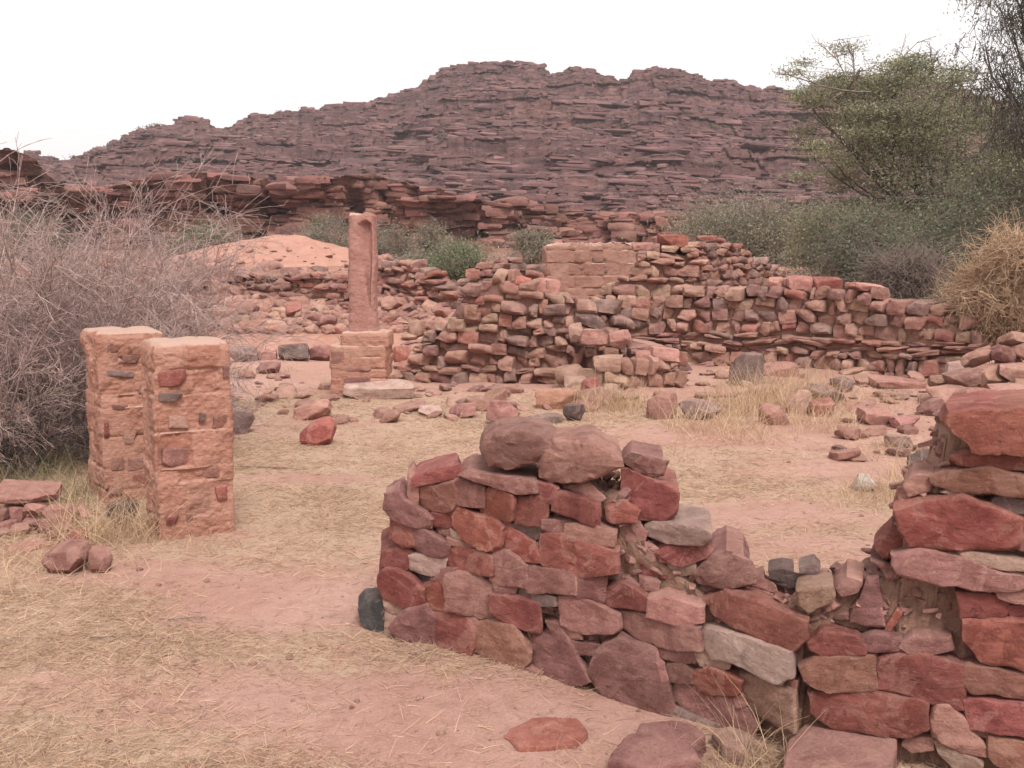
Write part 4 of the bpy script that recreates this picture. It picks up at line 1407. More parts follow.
def pillar(label, px, pyb, pyt, wpx, theta, depth, seed, faces):
    P0 = hit(px, pyb)
    th = R(theta)
    t = np.array([math.cos(th), math.sin(th)])
    # width so that the right edge falls at px+wpx
    lo, hi_ = .1, 1.5
    for _ in range(30):
        m = (lo + hi_) / 2
        q = P0[:2] + t * m
        if 512 + F * q[0] / q[1] < px + wpx: lo = m
        else: hi_ = m
    P1 = P0[:2] + t * lo
    z1 = atY(px, pyt, P0[1])[2]
    z0 = P0[2] - .12
    loc = (*(P0[:2] + t * lo / 2), P0[2])
    r = root('stone_pillar', loc, label, 'pillar')
    masonry_block('masonry', P0[:2], P1, depth, z0, z1, M_pillar, r, loc, rows=190, nlong=260, seed=seed, joint=(.10, .26))
    for i, (quad, c) in enumerate(faces):
        o = stone_or_hole_shade(r, loc, P0, P1, quad, c, seed=seed * 10 + i)
    rnd = random.Random(seed)
    y = pyt + 6
    while y < pyb - 16:
        h = rnd.uniform(8, 17)
        x = px + 2 + rnd.uniform(0, 8)
        while x < px + wpx - 8:
            w = rnd.uniform(9, 24)
            x1 = min(x + w, px + wpx - 1.5)
            inside = any(min(q[0] for q in qd) - 3 < x1 and max(q[0] for q in qd) + 3 > x and min(q[1] for q in qd) - 3 < y + h and max(q[1] for q in qd) + 3 > y for qd, _ in faces)
            if rnd.random() < .52 and not inside and x1 - x > 6:
                j = lambda a: a + rnd.uniform(-1.2, 1.2)
                stone_or_hole_shade(r, loc, P0, P1, [(j(x), j(y)), (j(x1), j(y)), (j(x1), j(y + h - 1)), (j(x), j(y + h - 1))], rnd.choice(['1', '2', '1', 'k', '5', '1']), seed=seed * 100 + int(x + y * 7), proud=rnd.uniform(-.002, .005))
            x = x1 + rnd.uniform(1.5, 4)
        y += h + rnd.uniform(.5, 2)
    return r


pillar('nearer square masonry pillar with red and grey stones in its face', 160, 541, 347, 69, 29, .42, 41,
       [([(157, 371), (186, 369), (186, 378), (179, 386), (158, 387)], 'r'), ([(157, 392), (183, 393), (177, 402), (158, 402)], 'g'),
        ([(162, 449), (188, 448), (190, 464), (172, 467), (162, 464)], 'm'), ([(215, 487), (227, 485), (228, 500), (217, 502)], 'r'),
        ([(200, 412), (206, 413), (205, 421), (199, 422)], '6'), ([(166, 518), (180, 515), (176, 524), (166, 524)], 'u'), ([(222, 365), (229, 365), (229, 378), (223, 378)], 'm')])
pillar('farther square masonry pillar half hidden by the nearer one', 104, 505, 335, 60, 33, .48, 42,
       [([(106, 370), (134, 371), (134, 378), (106, 376)], 'g'), ([(104, 422), (108, 420), (110, 438), (104, 438)], 'u'), ([(112, 405), (128, 404), (128, 410), (112, 410)], 'm')])

# column on its plinth
def column():
    Yc = hit(350, 396)[1]
    s = Yc / F
    xl, xr = (346 - 512) * s, (374 - 512) * s
    zb = atY(360, 334, Yc)[2]
    zt = atY(360, 215, Yc)[2]
    loc = ((xl + xr) / 2, Yc + .25, float(gz((xl + xr) / 2, Yc)))
    r = root('stone_column', loc, 'slender broken stone column with a dark vertical groove standing on a stepped plinth', 'column')
    rows, n = 120, 96
    V = []
    W_ = xr - xl
    for i in range(rows):
        f = i / (rows - 1)
        z = zb + (zt - zb) * f
        cx = (xl + xr) / 2 + .012 * f * 0 + .014 * vn(f * 3, 1, 0, 5)
        hw = W_ / 2 * (1.03 - .12 * f) + .008 * vn(f * 5, 4, 0, 6)
        for j in range(n):
            a = 2 * math.pi * j / n
            ex = .52
            x = math.copysign(abs(math.cos(a)) ** ex, math.cos(a)) * hw
            y = math.copysign(abs(math.sin(a)) ** ex, math.sin(a)) * hw * .95
            # groove in the upper right part of the front face
            if y < 0:
                gc = hw * (.34 + .30 * max(0, 1 - f / .9) * 1.2)
                gw = hw * (.06 + .33 * float(sstep(.25, .85, f)) * float(1 - sstep(.92, .97, f)))
                y += .085 * math.exp(-((x - gc) / max(gw, .004)) ** 4) * float(sstep(.15, .45, f)) * float(1 - sstep(.93, .97, f))
            V.append((cx + x, Yc + hw + .1 + y, z))
    V = np.array(V)
    k = .012
    nn = np.stack([V[:, 0] - (xl + xr) / 2, V[:, 1] - Yc - .25, 0 * V[:, 2]], 1)
    nn /= np.maximum(np.linalg.norm(nn, axis=1, keepdims=True), 1e-6)
    V = V + nn * (k * vn(V[:, 0] * 9, V[:, 1] * 9, V[:, 2] * 7, 8) + k * .6 * vn(V[:, 0] * 25, V[:, 1] * 25, V[:, 2] * 22, 9))[:, None]
    last = V[-n:]
    cc = last.mean(0)
    rows_ = [V]
    for f in (.9, .6, .25):
        q = cc + (last - cc) * f
        q[:, 2] = zt + .02 + .02 * vn(q[:, 0] * 12, q[:, 1] * 12, 0, 3)
        rows_.append(q)
    V = np.concatenate(rows_)
    nr = rows + 3
    Fc = [(a * n + j, a * n + (j + 1) % n, (a + 1) * n + (j + 1) % n, (a + 1) * n + j) for a in range(nr - 1) for j in range(n)]
    Fc.append(tuple((nr - 1) * n + j for j in range(n)))
    mesh_obj('shaft', V, Fc, M_column, r, loc, sharp=50)
    # stepped plinth
    z_mid = atY(360, 347, Yc)[2]
    a0, a1 = (329 - 512) * s, (385 - 512) * s
    b0, b1 = (340 - 512) * s, (387 - 512) * s
    masonry_block('plinth_step', (a0, Yc), (a1, Yc), .60, loc[2] - .15, z_mid, M_pillar, r, loc, rows=70, nlong=150, seed=51, courses=[0, .15, .27, .35, .46, .60, .75, .9, 1.1, 1.3])
    masonry_block('plinth_cap', (b0, Yc + .03), (b1, Yc + .03), .54, z_mid - .02, zb + .004, M_pillar, r, loc, rows=30, nlong=120, seed=52, courses=[0, .18, .4])
    for i, (quad, c) in enumerate([([(331, 351), (344, 351), (345, 364), (331, 364)], 'm'), ([(344, 377), (370, 377), (371, 384), (344, 385)], 'm'), ([(345, 367), (370, 366), (371, 371), (346, 371)], 'k')]):
        stone_or_hole_shade(r, loc, (a0, Yc), (a1, Yc), quad, c, seed=530 + i)


column()


def tan_wall():
    Y = 19.0
    s = Y / F
    x0, x1 = (546 - 512) * s, (640 - 512) * s
    loc = ((x0 + x1) / 2, Y, float(gz((x0 + x1) / 2, Y)))
    r = root('ruined_wall', loc, 'plain tan masonry wall with small putlog holes behind the tall corner', 'wall')
    masonry_block('masonry', (x0, Y), (x1, Y + .2), .5, loc[2] - .2, atY(590, 246, Y)[2], M_tanwall, r, loc, rows=90, nlong=260, seed=61, joint=(.12, .4), groove=.035, blockoff=.015, topnoise=.08)
    for i, (px, py) in enumerate([(594, 259), (605, 259), (582, 268), (606, 271)]):  # putlog holes: dark stone colour stands in for the shade inside them
        stone_or_hole_shade(r, loc, (x0, Y), (x1, Y + .2), [(px - 2.2, py - 1.5), (px + 2.2, py - 1.8), (px + 1.8, py + 1.6), (px - 2, py + 1.4)], '6', seed=620 + i, depth=.1)


tan_wall()


# loose capstones on the far walls
def cap(name, label, px, py_b, Y, w, h, c, rot=(0, 0, 0), d=.7):
    s = Y / F
    p = atY(px, py_b, Y)
    o = place(name, (ROCK_NEAR[random.randrange(16)] if 'boulder' in label or 'round' in label else ROCK_SLAB[random.randrange(10)])[0], (p[0], Y + .25, p[2] + h * s / 2), (w * s, w * s * d, h * s), rot, S[c])
    return tag(o, label, 'rock')


cap('capstone', 'bright red capstone on the very top of the tall wall corner', 675, 247, 14.5, 30, 13, 'r', (0, .05, .1))
cap('capstone', 'flat mauve stone left of the bright red capstone on the tall corner', 645, 250, 14.5, 22, 8, 'm')
cap('capstone', 'thin dark cap slab on the peak of the dark thin-coursed wall', 710, 240, 15.2, 20, 5, 'u')
cap('capstone', 'long red block on the crest of the long back wall', 832, 291, 13.5, 28, 14, 'r', (0, .03, .1))
cap('capstone', 'pink block left of the long red block on the back wall crest', 803, 290, 13.6, 26, 14, 'k', (0, .0, .1))
cap('capstone', 'small pink block at the left end of the crest blocks', 782, 288, 13.8, 20, 11, 'k')
cap('capstone', 'flat pink slab on the back wall crest near the golden bush', 872, 292, 13.1, 36, 9, 'k', (0, .06, .15))
cap('capstone', 'upright triangular pink stone set on the middle of the back wall', 738, 312, 14.0, 24, 20, 'k', (.1, .3, .2))
cap('capstone', 'pointed red boulder on the tumbled wall below the tan masonry', 521, 293, 12.7, 24, 17, 'r', (0, .1, 0))
cap('capstone', 'wide pink boulder right of the pointed red boulder', 544, 296, 12.7, 36, 18, 'k', (0, .12, 0))
cap('capstone', 'green grey round stone on the left shoulder of the tumbled wall', 475, 308, 12.8, 22, 14, 'g')
cap('capstone', 'tilted grey slab on the right shoulder of the tumbled wall', 590, 328, 12.6, 32, 15, 'g', (0, .3, .1))
cap('capstone', 'big pink boulder under the tilted grey slab', 597, 350, 12.3, 32, 20, 'k', (0, .05, 0))
cap('capstone', 'pink pointed boulder right of the big pink boulder', 622, 351, 12.2, 24, 20, 'k', (0, -.2, 0))
cap('capstone', 'long pale pink block on the end of the low collapsed ledge', 667, 366, 11.9, 32, 17, 'k', (0, .1, .1))
cap('capstone', 'small pink block at the left of the long pale pink block', 648, 366, 11.9, 20, 14, 'k')
cap('capstone', 'tan block standing on edge in the tumbled wall', 577, 344, 12.5, 15, 20, 't', (0, -.15, 0))

# ------------------------------------------------------------------ rubble
def rubble(name, label, group, n, region, smin, smax, seed, cols, cat='stone', rows=None):
    rnd = random.Random(seed)
    for _ in range(n):
        px, py = region(rnd)
        p = hit(px, py)
        s_ = smin + (smax - smin) * rnd.random() ** 2.2
        size = (s_ * rnd.uniform(.9, 1.5), s_ * rnd.uniform(.8, 1.2), s_ * (rnd.uniform(.45, .85) if name == 'rubble_stone' else rnd.uniform(.28, .6)))
        o = place(name, ROCK_RUB[rnd.randrange(14)][0], (p[0], p[1], p[2] + size[2] * .32), size, (rnd.gauss(0, .2), rnd.gauss(0, .2), rnd.uniform(-3, 3)), S[rnd.choice(cols)])
        tag(o, label, cat, group)


def bank_region(r):
    px = r.uniform(226, 455)
    top = np.interp(px, [226, 340, 372, 400, 430, 455], [274, 271, 262, 254, 268, 282])
    return px, top + (334 - top) * r.random() ** 1.1


rubble('rubble_stone', 'one of many red stones of the collapsed bank spread behind the column', 'stones of the collapsed bank behind the column', 260, bank_region, .09, .46, 21, '111122233345564')
rubble('mound_stone', 'one of the small stones lying on the reddish spoil mound behind the column', 'stones on the spoil mound', 40, lambda r: (r.uniform(222, 345), r.uniform(240, 272)), .05, .20, 29, '112533')
rubble('heaped_rock', 'one of the small pinkish rocks bedded in the heap by the thorn bush', 'rocks of the small heap by the thorn bush', 34, lambda r: (r.uniform(-8, 84), r.uniform(508, 550)), .04, .17, 28, '1122k335')
rubble('rubble_stone', 'one of the reddish stones glimpsed through the bare thorn bush', 'stones behind the thorn bush', 70, lambda r: (r.uniform(-10, 225), r.uniform(262, 350)), .15, .6, 22, '11122335')
rubble('fallen_stone', 'one of the stones tumbled along the foot of the jutting wall', 'stones fallen at the foot of the jutting wall', 80,
       lambda r: (r.uniform(395, 600), r.uniform(372, 412)), .08, .34, 23, '111222333644')
rubble('fallen_stone', 'one of the stones strewn on the left slope of the jutting wall', 'stones on the slope of the jutting wall', 70,
       lambda r: (lambda q: (q, r.uniform(max(345 - (q - 398) * .9, 300), 378)))(r.uniform(398, 470)), .10, .40, 27, '111223334636')
rubble('fallen_stone', 'one of the stones scattered in the grass below the long back wall', 'stones scattered below the long back wall', 80,
       lambda r: (r.uniform(620, 940), r.uniform(368, 408)), .06, .32, 24, '1112233644')
rubble('fallen_stone', 'one of the stones scattered at the right of the courtyard', 'stones scattered at the right of the courtyard', 60,
       lambda r: (r.uniform(820, 1024), r.uniform(395, 460)), .05, .24, 25, '11122336')
rubble('fallen_stone', 'one of the small stones scattered on the slope around the column plinth', 'small stones around the column plinth', 70,
       lambda r: (r.uniform(232, 480), r.uniform(352, 425)), .05, .24, 26, '1112234')


for k, (px, pyg, w, h, c) in enumerate([(4, 534, 22, 12, 'k'), (20, 536, 18, 12, '2'), (44, 534, 20, 14, 'm'), (52, 540, 14, 9, 'k'), (-8, 530, 26, 22, 'm'), (30, 522, 22, 14, '2'), (50, 520, 20, 13, 'k'), (14, 518, 26, 16, 'm'), (70, 534, 14, 10, '2')]):
    random.seed(850 + k)
    rock('heaped_rock', 'one of the small pinkish rocks bedded in the heap by the thorn bush', px, pyg, w, h, c, .9, group='rocks of the small heap by the thorn bush')

for k, (px, pyg, lift, w, h, c) in enumerate([(958, 412, 0, 36, 26, '2'), (990, 415, 0, 40, 28, '1'), (1020, 415, 0, 38, 30, '2'), (1048, 412, 0, 40, 30, '1'), (940, 418, 0, 26, 18, '3'), (972, 408, 18, 34, 22, '3'), (1000, 408, 20, 34, 24, '1'),
                                              (1030, 408, 22, 38, 26, '2'), (985, 404, 36, 30, 20, '2'), (1012, 404, 38, 32, 22, '3'), (1040, 404, 42, 36, 24, '1'), (1022, 402, 54, 26, 16, '2'), (950, 406, 14, 24, 16, '4')]):
    random.seed(900 + k)
    p = hit(px, pyg)
    s_ = p[1] / F
    o = place('heaped_rock', ROCK_SLAB[k % 10][0], (p[0], p[1] + .25, p[2] + (lift + h * .45) * s_), (w * s_ * 1.1, w * s_ * .8, h * s_ * .8), (random.gauss(0, .2), random.gauss(0, .28), random.uniform(-.6, .6)), S[c])
    tag(o, 'one of the pinkish rocks piled at the right edge behind the huge red capstone', 'rock', 'rocks of the heap at the right edge')


def gravel():
    rnd = random.Random(5)
    groups = {k: [] for k in '1234'}
    for _ in range(900):
        Y = 2.2 * (13.0 / 2.2) ** rnd.random()
        X = rnd.uniform(-.62, .62) * Y
        s_ = rnd.choice([.005, .006, .008, .010, .018]) * rnd.uniform(.6, 1.3) * (1 + Y * .06)
        groups[rnd.choice('1122244')].append((ROCK_RUB[rnd.randrange(14)][1:], (X, Y, float(gz(X, Y)) + s_ * .15), (s_ * 1.3, s_, s_ * .7), (0, 0, rnd.uniform(-3, 3))))
    # rubble fill between the bigger stones of the bank
    for _ in range(9000):
        px, py = bank_region(rnd) if rnd.random() < .75 else (rnd.uniform(-10, 226), rnd.uniform(260, 330))
        p = hit_fast(px, py)
        s_ = .04 + .20 * rnd.random() ** 1.6
        groups[rnd.choice('1112233')].append((ROCK_RUB[rnd.randrange(14)][1:], (p[0], p[1], p[2] + s_ * .2), (s_ * 1.3, s_, s_ * .8), (rnd.gauss(0, .3), rnd.gauss(0, .3), rnd.uniform(-3, 3))))
    Vs, Fs, mi, off = [], [], [], 0
    keys = list(groups)
    for ki, c in enumerate(keys):
        for (V, Fc), p, size, rot in groups[c]:
            Vs.append((V * np.asarray(size)[None, :] / 2) @ rotm(*rot).T + np.asarray(p)[None, :])
            Fs.append(Fc + off)
            off += len(V)
            mi += [ki] * len(Fc)
    o = mesh_obj('gravel', np.concatenate(Vs), np.concatenate(Fs), S[keys[0]])
    for c in keys[1:]:
        o.data.materials.append(S[c])
    o.data.polygons.foreach_set('material_index', np.array(mi, np.int32))
    tag(o, 'small gravel and stone chips strewn over the ground', 'gravel', kind='stuff')


def hit_fast(px, py):
    d = ray(px, py)
    t = np.geomspace(3, 60, 260)
    P = d[None, :] * t[:, None]
    P[:, 2] += EYE
    below = P[:, 2] < gz(P[:, 0], P[:, 1])
    return P[int(np.argmax(below))] if below.any() else P[-1]


gravel()


# ------------------------------------------------------------------ plants
def tubes(segs, sides=3):
    """segs: (n, 8) p0, p1, r0, r1 -> verts, quads"""
    A = np.asarray(segs, float)
    p0, p1, r0, r1 = A[:, :3], A[:, 3:6], A[:, 6], A[:, 7]
    d = p1 - p0
    d /= np.maximum(np.linalg.norm(d, axis=1, keepdims=True), 1e-9)
    ref = np.where(np.abs(d[:, 2:3]) > .9, np.array([[1.0, 0, 0]]), np.array([[0, 0, 1.0]]))
    u = np.cross(d, ref)
    u /= np.maximum(np.linalg.norm(u, axis=1, keepdims=True), 1e-9)
    v = np.cross(d, u)
    n = len(A)
    V = np.zeros((n, 2 * sides, 3))
    for k in range(sides):
        a = 2 * math.pi * k / sides
        o = u * math.cos(a) + v * math.sin(a)
        V[:, k] = p0 + o * r0[:, None]
        V[:, sides + k] = p1 + o * r1[:, None]
    b = np.arange(n)[:, None] * 2 * sides
    Fq = np.concatenate([np.stack([b[:, 0] + k, b[:, 0] + (k + 1) % sides, b[:, 0] + sides + (k + 1) % sides, b[:, 0] + sides + k], 1) for k in range(sides)])
    return V.reshape(-1, 3), Fq


def leaves(P, size, rn, aspect=.5, droop=0.0):
    P = np.asarray(P, float)
    n = len(P)
    d = rn.normal(size=(n, 3))
    d[:, 2] -= droop
    d /= np.linalg.norm(d, axis=1, keepdims=True)
    e = rn.normal(size=(n, 3))
    w = np.cross(d, e)
    w /= np.maximum(np.linalg.norm(w, axis=1, keepdims=True), 1e-6)
    s = size * rn.uniform(.6, 1.4, (n, 1))
    V = np.stack([P - w * s * aspect * .15, P + d * s * .5 - w * s * aspect * .5, P + d * s, P + d * s * .5 + w * s * aspect * .5], 1).reshape(-1, 3)
    Fq = np.arange(4 * n).reshape(n, 4)
    return V, Fq


def grow(base, dirn, length, rad, levels, rn, kids, spread, up=0.0, wob=.18, nseg=6, shrink=.5, tipr=.35, kid_from=.25):
    """returns segments per level and tip points with directions"""
    segs = [[] for _ in range(levels)]
    tips = []
    stack = [(np.asarray(base, float), np.asarray(dirn, float), length, rad, 0)]
    while stack:
        p, d, L, r, lv = stack.pop()
        d = d / np.linalg.norm(d)
        ns = max(2, nseg - lv)
        pts = [p]
        dirs = [d]
        for k in range(ns):
            d = d + rn.normal(0, wob, 3)
            d[2] += up
            d /= np.linalg.norm(d)
            q = pts[-1] + d * L / ns
            r0 = r * (1 - (1 - tipr) * k / ns)
            r1 = r * (1 - (1 - tipr) * (k + 1) / ns)
            segs[lv].append((*pts[-1], *q, r0, r1))
            pts.append(q)
            dirs.append(d)
        if lv + 1 < levels:
            for _ in range(kids[lv]):
                f = rn.uniform(kid_from, 1.0) * ns
                k = min(int(f), ns - 1)
                q = pts[k] + (pts[k + 1] - pts[k]) * (f - k)
                nd = dirs[k + 1] + rn.normal(0, spread, 3)
                stack.append((q, nd, L * shrink * rn.uniform(.6, 1.3), r * .5, lv + 1))
        else:
            tips += pts[1:]
    return segs, np.array(tips)


def bare_bush(label, px, pyb, stems, length, rx, seed, levels=4, kids=(8, 6, 4), rad=.0115, mat=M_twig, lean=0.0, name='thorn_bush', Y=None, thick=1.0, zup=.9):
    rn = np.random.default_rng(seed)
    p = hit(px, pyb) if Y is None else np.array([(px - 512) / F * Y, Y, float(gz((px - 512) / F * Y, Y))])
    r = root(name, p, label, 'bush')
    main, fine = [], []
    for _ in range(stems):
        a = rn.uniform(0, 2 * math.pi)
        q = p + np.array([math.cos(a), math.sin(a), 0]) * rn.uniform(0, rx * .12)
        dr = np.array([math.cos(a) * rn.uniform(.2, 1.0) + lean, math.sin(a) * rn.uniform(.2, .9), zup])
        sg, _ = grow(q, dr, length * rn.uniform(.65, 1.1), rad * rn.uniform(.6, 1.2), levels, rn, kids, .55, up=-.02, wob=.2)
        main += sg[0] + sg[1]
        for s_ in sg[2:]: fine += s_
    main, fine = np.array(main), np.array(fine)
    zl = p[2] + 2.55
    main, fine = main[main[:, 5] < zl], fine[(fine[:, 2] < zl) & (fine[:, 5] < zl)]
    mn = .0016 * thick
    for A in (main, fine):
        A[:, 6:] = np.maximum(A[:, 6:], mn)
    V, Fq = tubes(main, 5)
    mesh_obj('branches', V, Fq, M_twig if mat is M_twig else mat, r, p)
    V, Fq = tubes(fine, 3)
    o = mesh_obj('twigs', V, Fq, mat, r, p)
    return r


bare_bush('big leafless grey brown thorn bush rising behind the two pillars', 82, 455, 17, 1.85, 1.2, 1, kids=(10, 8, 6), lean=.02, zup=.85, thick=1.15)
bare_bush('second leafless thorn bush at the left edge beside the big one', -8, 474, 14, 1.5, 1.1, 2, kids=(10, 8, 6), zup=.7, thick=1.15)
bare_bush('lower pale thorn bush spreading right behind the nearer pillar', 140, 430, 8, 1.1, .6, 3, kids=(9, 7, 6), zup=.6, thick=1.15)
bare_bush('tall thin thorn bush at the back left with twigs against the sky', 85, 428, 16, 1.85, 1.1, 4, kids=(10, 7, 6), zup=.8, thick=1.2)
bare_bush('low dark thorn scrub at the foot of the big leafless bush', 40, 470, 14, .75, .9, 5, kids=(8, 7, 5), zup=.5, mat=M_barkd)


def leafy(label, name, px, Y, zc, rx, rz, nleaf, lsize, leafmat, seed, stems=9, length=1.0, kids=(7, 6), barkm=None, clumps=30, twig_show=1.0, cat='bush', ry=None, aspect=.45, twigs=True, zbase=None, hollow=.35):
    """a shrub: stems, twigs and many small leaves gathered in uneven clumps"""
    rn = np.random.default_rng(seed)
    x = (px - 512) / F * Y
    z0 = float(gz(x, Y)) if zbase is None else zbase
    p = np.array([x, Y, z0])
    r = root(name, p, label, cat)
    ry = ry or rx * .8
    # clump centres in an ellipsoid shell
    c = rn.normal(size=(clumps, 3))
    c /= np.linalg.norm(c, axis=1, keepdims=True)
    rad = rn.uniform(hollow, 1.0, (clumps, 1)) ** .6
    c = c * rad * np.array([rx, ry, rz])
    c[:, 2] += zc
    c[:, 2] = np.maximum(c[:, 2], z0 + .1)
    c[:, 0] += x
    c[:, 1] += Y
    segs = []
    for q in c:
        a = p + np.array([rn.normal(0, rx * .12), rn.normal(0, ry * .12), 0])
        m = (a + q) / 2 + rn.normal(0, rx * .10, 3)
        r0 = .012 * Y / 14
        ps = [a, (a + m) / 2 + rn.normal(0, rx * .03, 3), m, (m + q) / 2 + rn.normal(0, rx * .05, 3), q]
        for k in range(4):
            segs.append((*ps[k], *ps[k + 1], r0 * (1.6 - .35 * k), r0 * (1.25 - .35 * k) if k < 3 else r0 * .3))
    idx = rn.integers(0, clumps, nleaf)
    cs = rx * rn.uniform(.16, .42, clumps)
    off = rn.normal(size=(nleaf, 3)) * cs[idx][:, None] * np.array([1, .9, .7])
    LP = c[idx] + off
    LP[:, 2] = np.maximum(LP[:, 2], z0 + .03)
    if twigs:
        k = rn.integers(0, nleaf, int(900 * twig_show))
        t0 = LP[k]
        t1 = c[idx[k]] + off[k] * rn.uniform(.0, .3, (len(k), 1))
        rr = np.full((len(k), 1), .0022 * Y / 12)
        segs += [tuple(s_) for s_ in np.hstack([t1, t0 + off[k] * .25, rr, rr * .6])]
    V, Fq = tubes(np.array(segs), 4)
    mesh_obj('branches', V, Fq, barkm or M_bark, r, p)
    V, Fq = leaves(LP, lsize, rn, aspect)
    o = mesh_obj('foliage', V, Fq, leafmat, r, p, smooth=False)
    return r


leafy('bright green leafy shrub behind the rubble right of the column', 'shrub', 458, 20.5, 1.45, .62, .62, 9000, .05, M_leafl, 11, clumps=34)
leafy('dull green shrub left of the bright green shrub behind the rubble', 'shrub', 426, 22.0, 1.65, .5, .75, 6000, .05, M_leafg, 12, clumps=26)
leafy('grey green shrub before the cliff left of the tan wall', 'shrub', 530, 25.0, 1.85, .55, .55, 5500, .055, M_leafg, 13, clumps=24)
leafy('pale green scrub thicket behind the tall corner, its left part', 'scrub', 728, 30, 2.25, 1.9, .85, 18000, .07, M_leafg, 14, clumps=40)
leafy('pale green scrub thicket behind the dark wall, its right part', 'scrub', 792, 29, 2.15, 1.7, .85, 18000, .07, M_leafg, 15, clumps=40)
leafy('small green bush on the slope left of the sand mound', 'shrub', 205, 40, 2.3, 1.5, .45, 6000, .08, M_leafl, 16, clumps=20)
leafy('grey green bush right of the sand mound behind the column', 'shrub', 332, 38, 2.25, 1.3, .9, 8000, .07, M_leafg, 17, clumps=24)
leafy('small olive bush at the cliff foot beside the column top', 'shrub', 385, 36, 2.0, 1.0, .8, 6000, .07, M_leafg, 18, clumps=20)
leafy('low dark bush far left behind the thorn bush', 'shrub', 30, 22, 1.9, 1.1, .6, 7000, .05, M_leafd, 19, clumps=22)

# dark tangle under the acacia
leafy('dark green bush spilling over the back wall left of the golden bush', 'bush', 895, 16.5, 1.55, 1.15, .85, 20000, .05, M_leafd, 31, clumps=44, twig_show=2.2)
leafy('dark tangled bush behind the golden bush at the right edge', 'bush', 985, 17.5, 1.95, 1.3, 1.15, 20000, .055, M_leafd, 32, clumps=44, twig_show=2)
leafy('olive bush beyond the short red wall stub', 'bush', 835, 20.5, 1.95, 1.0, .75, 13000, .055, M_leafa, 33, clumps=30, twig_show=1.5)


def tree(label, px, Y, height, crown_pts, nleaf, lsize, leafmat, barkm, seed, droop=0.0, trunk_r=.10, twn=2500, name='acacia_tree'):
    """crown_pts: [(px, py, dY, radius, weight)] clump regions as seen, placed at their own depth"""
    rn = np.random.default_rng(seed)
    x = (px - 512) / F * Y
    z0 = float(gz(x, Y))
    p = np.array([x, Y, z0])
    r = root(name, p, label, 'tree')
    fork = p + np.array([0, 0, height])
    segs = [(*(p - np.array([0, 0, .2])), *(p + np.array([.03, .02, height * .5])), trunk_r * 1.2, trunk_r), (*(p + np.array([.03, .02, height * .5])), *fork, trunk_r, trunk_r * .85)]
    tw, LP = [], []
    tot = sum(c[4] for c in crown_pts)
    for (cx, cy, dY, rad, wt) in crown_pts:
        q = atY(cx, cy, Y + dY)
        n_l = int(nleaf * wt / tot)
        # limb to the clump
        a = fork + rn.normal(0, .06, 3)
        ns = 6
        ps = [a]
        for k in range(1, ns + 1):
            f = k / ns
            b_ = a + (q - a) * f
            b_[2] += math.sin(math.pi * f) * -.12 * np.linalg.norm(q - a) * .3
            ps.append(b_ + rn.normal(0, .05, 3) * (k < ns))
        for k in range(ns):
            segs.append((*ps[k], *ps[k + 1], trunk_r * .42 * (1 - .8 * k / ns), trunk_r * .42 * (1 - .8 * (k + 1) / ns)))
        # flat sprays
        nsp = max(4, int(8 * wt))
        for _ in range(nsp):
            c = q + rn.normal(size=3) * rad * np.array([.75, .75, .5])
            b_ = ps[int(rn.integers(3, ns + 1))]
            m = (b_ + c) / 2 + rn.normal(0, .08, 3) * rad
            rr = trunk_r * .09
            segs.append((*b_, *m, rr, rr * .7))
            segs.append((*m, *c, rr * .7, rr * .35))
            k = max(10, n_l // nsp)
            o = rn.normal(size=(k, 3)) * rad * np.array([.42, .42, .13 + .2 * droop])
            if droop:
                o[:, 2] -= np.abs(rn.normal(0, .35 * droop, k)) * rad * 1.5
            LP.append(c + o)
            for _ in range(max(3, int(twn * wt / tot / nsp))):
                e = c + rn.normal(size=3) * rad * np.array([.5, .5, .2])
                if droop: e[2] -= abs(rn.normal(0, .5)) * rad * droop
                st = c + rn.normal(size=3) * rad * np.array([.35, .35, .15])
                if droop:
                    e = st + rn.normal(size=3) * rad * .22 - np.array([0, 0, rad * droop * rn.uniform(.1, .6)])
                    mid = (st + e) / 2 + rn.normal(size=3) * rad * .08
                    tw.append((*st, *mid, .007, .005))
                    tw.append((*mid, *e, .005, .003))
                else:
                    tw.append((*st, *e, .006, .003))
    V, Fq = tubes(np.array(segs), 6)
    mesh_obj('trunk', V, Fq, barkm, r, p)
    V, Fq = tubes(np.array(tw), 3)
    mesh_obj('twigs', V, Fq, barkm, r, p)
    LP = np.concatenate(LP)
    V, Fq = leaves(LP, lsize, rn, .4)
    mesh_obj('crown', V, Fq, leafmat, r, p, smooth=False)
    return r, fork


r_ac, fork = tree('wide olive green acacia tree behind the right end of the ruins', 925, 21, 1.6,
     [(840, 105, 0, .75, 1.0), (880, 98, .3, .8, 1.1), (920, 100, -.3, .8, 1.1), (965, 112, .5, .8, 1.0), (1000, 125, -.2, .8, .9), (830, 135, -.5, .6, .6), (865, 140, .5, .85, 1.1),
      (910, 140, -.8, .9, 1.2), (955, 150, .2, .9, 1.3), (1000, 165, .5, .9, 1.3), (880, 175, .6, .75, .9), (925, 180, -.6, .85, 1.2), (975, 190, -.4, .9, 1.3), (1030, 180, .3, .9, 1.2),
      (850, 178, .2, .5, .35), (900, 215, .4, .6, .5), (1015, 215, .0, .8, 1.2), (960, 215, .8, .7, .8), (1060, 150, 0, .9, 1.0), (845, 205, .8, .5, .4), (808, 112, .4, .5, .5), (800, 88, .2, .4, .3), (818, 160, -.4, .5, .45), (845, 82, .2, .6, .7), (890, 82, .0, .6, .7), (930, 85, .3, .6, .6)],
     82000, .054, M_leafa, M_barkd, 51, twn=2600)


